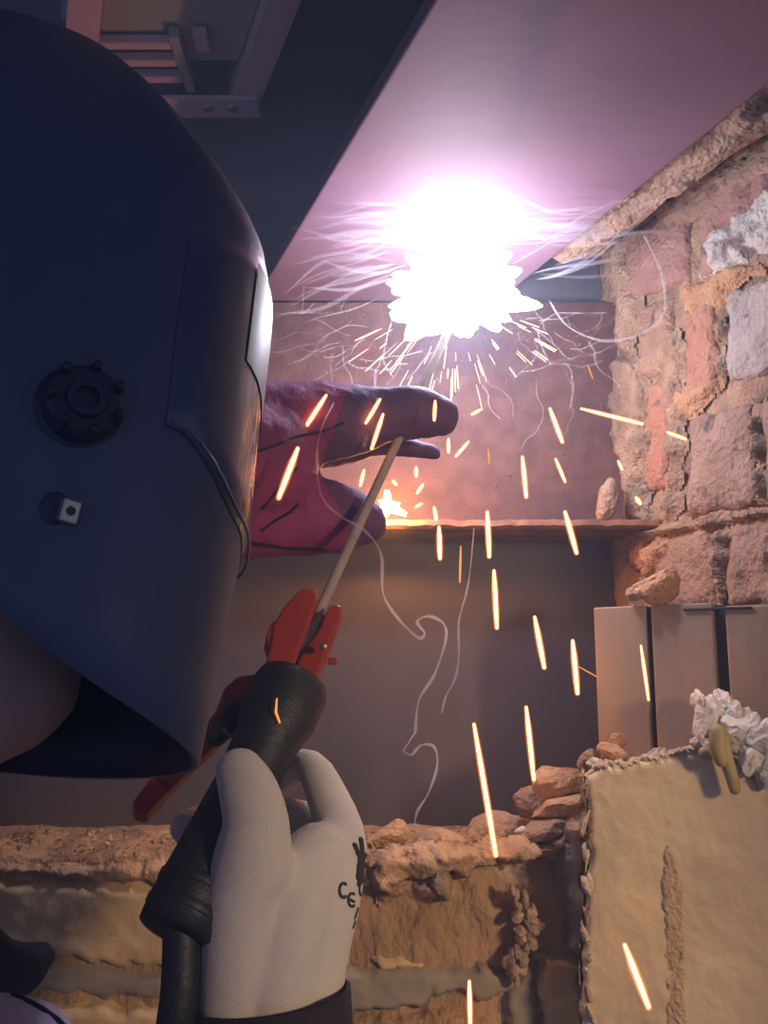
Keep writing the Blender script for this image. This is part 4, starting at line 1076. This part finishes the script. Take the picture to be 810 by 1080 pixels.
# bloom around the arc and the drop, added as soft emissive volumes
def volume_mat(name, emit=None, strength=0.0, falloff=3.0, scatter=None):
    m = bpy.data.materials.new(name); m.use_nodes = True
    nt = m.node_tree; nt.nodes.clear(); N = nt.nodes; L = nt.links
    o = N.new('ShaderNodeOutputMaterial'); tc = N.new('ShaderNodeTexCoord')
    if emit:
        e = N.new('ShaderNodeEmission'); e.inputs[0].default_value = rgba(emit)
        ln = N.new('ShaderNodeVectorMath'); ln.operation = 'LENGTH'; L.new(tc.outputs['Object'], ln.inputs[0])
        a = N.new('ShaderNodeMath'); a.operation = 'SUBTRACT'; a.inputs[0].default_value = 1.0; a.use_clamp = True; L.new(ln.outputs['Value'], a.inputs[1])
        p = N.new('ShaderNodeMath'); p.operation = 'POWER'; p.inputs[1].default_value = falloff; L.new(a.outputs[0], p.inputs[0])
        q = N.new('ShaderNodeMath'); q.operation = 'MULTIPLY'; q.inputs[1].default_value = strength; L.new(p.outputs[0], q.inputs[0])
        L.new(q.outputs[0], e.inputs[1]); L.new(e.outputs[0], o.inputs['Volume'])
    else:
        v = N.new('ShaderNodeVolumeScatter'); v.inputs['Color'].default_value = rgba(scatter)
        mp = N.new('ShaderNodeMapping'); mp.inputs['Scale'].default_value = (7, 10, 34); L.new(tc.outputs['Object'], mp.inputs[0])
        n = N.new('ShaderNodeTexNoise'); n.inputs['Scale'].default_value = 1.0; n.inputs['Detail'].default_value = 3.0; n.inputs['Distortion'].default_value = 1.6
        L.new(mp.outputs[0], n.inputs['Vector'])
        r = N.new('ShaderNodeMapRange'); r.inputs[1].default_value = 0.50; r.inputs[2].default_value = 0.72; r.inputs[3].default_value = 0.0; r.inputs[4].default_value = strength
        L.new(n.outputs['Fac'], r.inputs[0]); L.new(r.outputs[0], v.inputs['Density']); L.new(v.outputs[0], o.inputs['Volume'])
    return m
def ball(name, c, rad, mat, parent=None, squash=(1, 1, 1)):
    bm = bmesh.new(); bmesh.ops.create_icosphere(bm, subdivisions=4, radius=1.0)
    me = bpy.data.meshes.new(name); bm.to_mesh(me); bm.free(); me.materials.append(mat)
    o = link(bpy.data.objects.new(name, me), parent); o.location = c; o.scale = (rad * squash[0], rad * squash[1], rad * squash[2]); return o
ball('arc_halo', (0, 0, 0), 0.13, volume_mat('arc_bloom_glow', (0.80, 0.76, 1.0), 9.0, 3.0), arc, (1.25, 0.8, 0.75))
ball('drop_halo', (0, 0, 0), 0.06, volume_mat('drop_bloom_glow', (1.0, 0.42, 0.08), 16.0, 3.0), drop)

# smoke threads
def wisp(pts, Y, r, mat, label):
    p = smooth_path([U(x, y, Y + 0.01 * math.sin(i)) for i, (x, y) in enumerate(pts)], k=6)
    n = len(p); rr = [PXR(r, Y) * (0.35 + 0.65 * math.sin(math.pi * min(1, (i + 1) / (n * 0.5)) / 2)) * (0.8 + 0.3 * math.sin(i * 0.7)) for i in range(n)]
    return tag(tube('smoke_wisp', p, rr, M[mat], None, 8), label, 'smoke', 'thin smoke threads')
wisp([(352, 425), (338, 455), (334, 490), (340, 525), (360, 545), (385, 560), (402, 585), (404, 625), (418, 650), (440, 672), (448, 668), (440, 656), (452, 650), (468, 658), (470, 675), (458, 712), (442, 738), (438, 772)], .76, 1.8, 'wisp', 'long curling smoke thread winding down past the electrode')
wisp([(438, 772), (430, 785), (426, 792), (434, 796), (444, 786), (458, 788), (461, 808), (452, 836), (440, 856), (437, 872)], .76, 1.6, 'wisp', 'small hooked smoke curl just above the rubble ledge')
wisp([(500, 556), (496, 600), (492, 625), (484, 655), (484, 690), (480, 715), (470, 735), (466, 752)], .98, 1.4, 'wisp_thin', 'faint upright smoke thread right of the electrode over the dark panel')
wisp([(398, 420), (390, 450), (384, 470)], .79, 2.0, 'wisp_thin', 'short pale smoke thread over the glove fingers')
wisp([(580, 318), (600, 345), (640, 360), (680, 350), (700, 330), (698, 290), (680, 250)], 1.0, 1.6, 'wisp', 'pale smoke loop curling between the arc and the brick wall')
# fine smoke threads around the arc
geos = []; rnd = random.Random(31)
for k in range(48):
    a = rnd.uniform(-0.25, math.pi + 0.25); d0 = rnd.uniform(45, 110); x = 480 + math.cos(a) * d0 * 1.5; y = 322 + math.sin(a) * d0 * 0.9; Y = rnd.uniform(0.97, 1.10)
    h = a + rnd.uniform(-1, 1); pts = []
    for q in range(rnd.randint(5, 9)):
        pts.append(U(x, y, Y)); h += rnd.uniform(-0.55, 0.55); x += math.cos(h) * 11; y += math.sin(h) * 10; Y += rnd.uniform(-.006, .006)
        y = max(y, 330); Y = min(Y, 1.13)
    p = smooth_path(pts, k=4); geos.append(tube_geo(p, PXR(rnd.uniform(0.4, 0.9), 1.0), 5))
tag(mesh_obj('smoke_filaments', *merge(geos), M['wisp_fine'], None, True), 'fine tangled smoke threads around the welding arc', 'smoke', kind='stuff')

# long smoke streaks flowing along the underside of the beam, to both sides of the arc
geos = []; rnd = random.Random(77)
for (xa, ya, xb, yb, nb, spread, amp_) in [(430, 275, 285, 318, 10, 22, 5), (440, 250, 300, 262, 9, 20, 7), (470, 225, 310, 196, 10, 16, 8), (430, 240, 330, 160, 5, 18, 8),
                                 (520, 240, 700, 205, 10, 14, 6), (540, 270, 720, 190, 9, 14, 7), (500, 215, 640, 250, 7, 16, 6), (560, 290, 690, 262, 8, 18, 8)]:
    for k in range(nb):
        o1 = rnd.gauss(0, spread * 0.5); o2 = rnd.gauss(0, spread); ph = rnd.uniform(0, 6.28); fq = rnd.uniform(4, 9); Yk = rnd.uniform(0.86, 0.97); L_ = rnd.uniform(0.5, 1.0); st = rnd.uniform(0, 0.25)
        pts = []
        for q in range(15):
            t = st + (L_ - st * L_) * q / 14
            x = xa + (xb - xa) * t; y = ya + (yb - ya) * t + o1 * (1 - t) + o2 * t + amp_ * math.sin(fq * t + ph) * (0.3 + t)
            pts.append(U(x, y, Yk + 0.012 * math.sin(3 * t + ph)))
        w = rnd.uniform(0.8, 2.6); rr = [PXR(w, 0.95) * math.sin(math.pi * (q + 0.4) / 14.8) for q in range(15)]
        p, r = smooth_path(pts, rr, 3)
        p = [Vector((v.x, v.y, min(v.z, HP - 0.006))) for v in p]
        geos.append(tube_geo(p, r, 6))
tag(mesh_obj('smoke_streaks', *merge(geos), M['wisp_fine'], None, True), 'pale wavy smoke streaks drifting under the beam either side of the arc', 'smoke', kind='stuff')

# thin fume haze, added through the whole room to veil and lift darks
hz = bpy.data.materials.new('fume_haze'); hz.use_nodes = True; hz.node_tree.nodes.clear()
_o = hz.node_tree.nodes.new('ShaderNodeOutputMaterial'); _v = hz.node_tree.nodes.new('ShaderNodeVolumeScatter')
_v.inputs['Color'].default_value = (0.55, 0.70, 1.0, 1); _v.inputs['Density'].default_value = 0.10; _v.inputs['Anisotropy'].default_value = 0.25
hz.node_tree.links.new(_v.outputs[0], _o.inputs['Volume'])
tag(bbox_obj('room_haze', (-2.3, -1.7, -0.2), (2.3, 1.7, 2.8), hz), 'thin bluish fume haze added through the whole room as a veil', 'haze', kind='stuff')
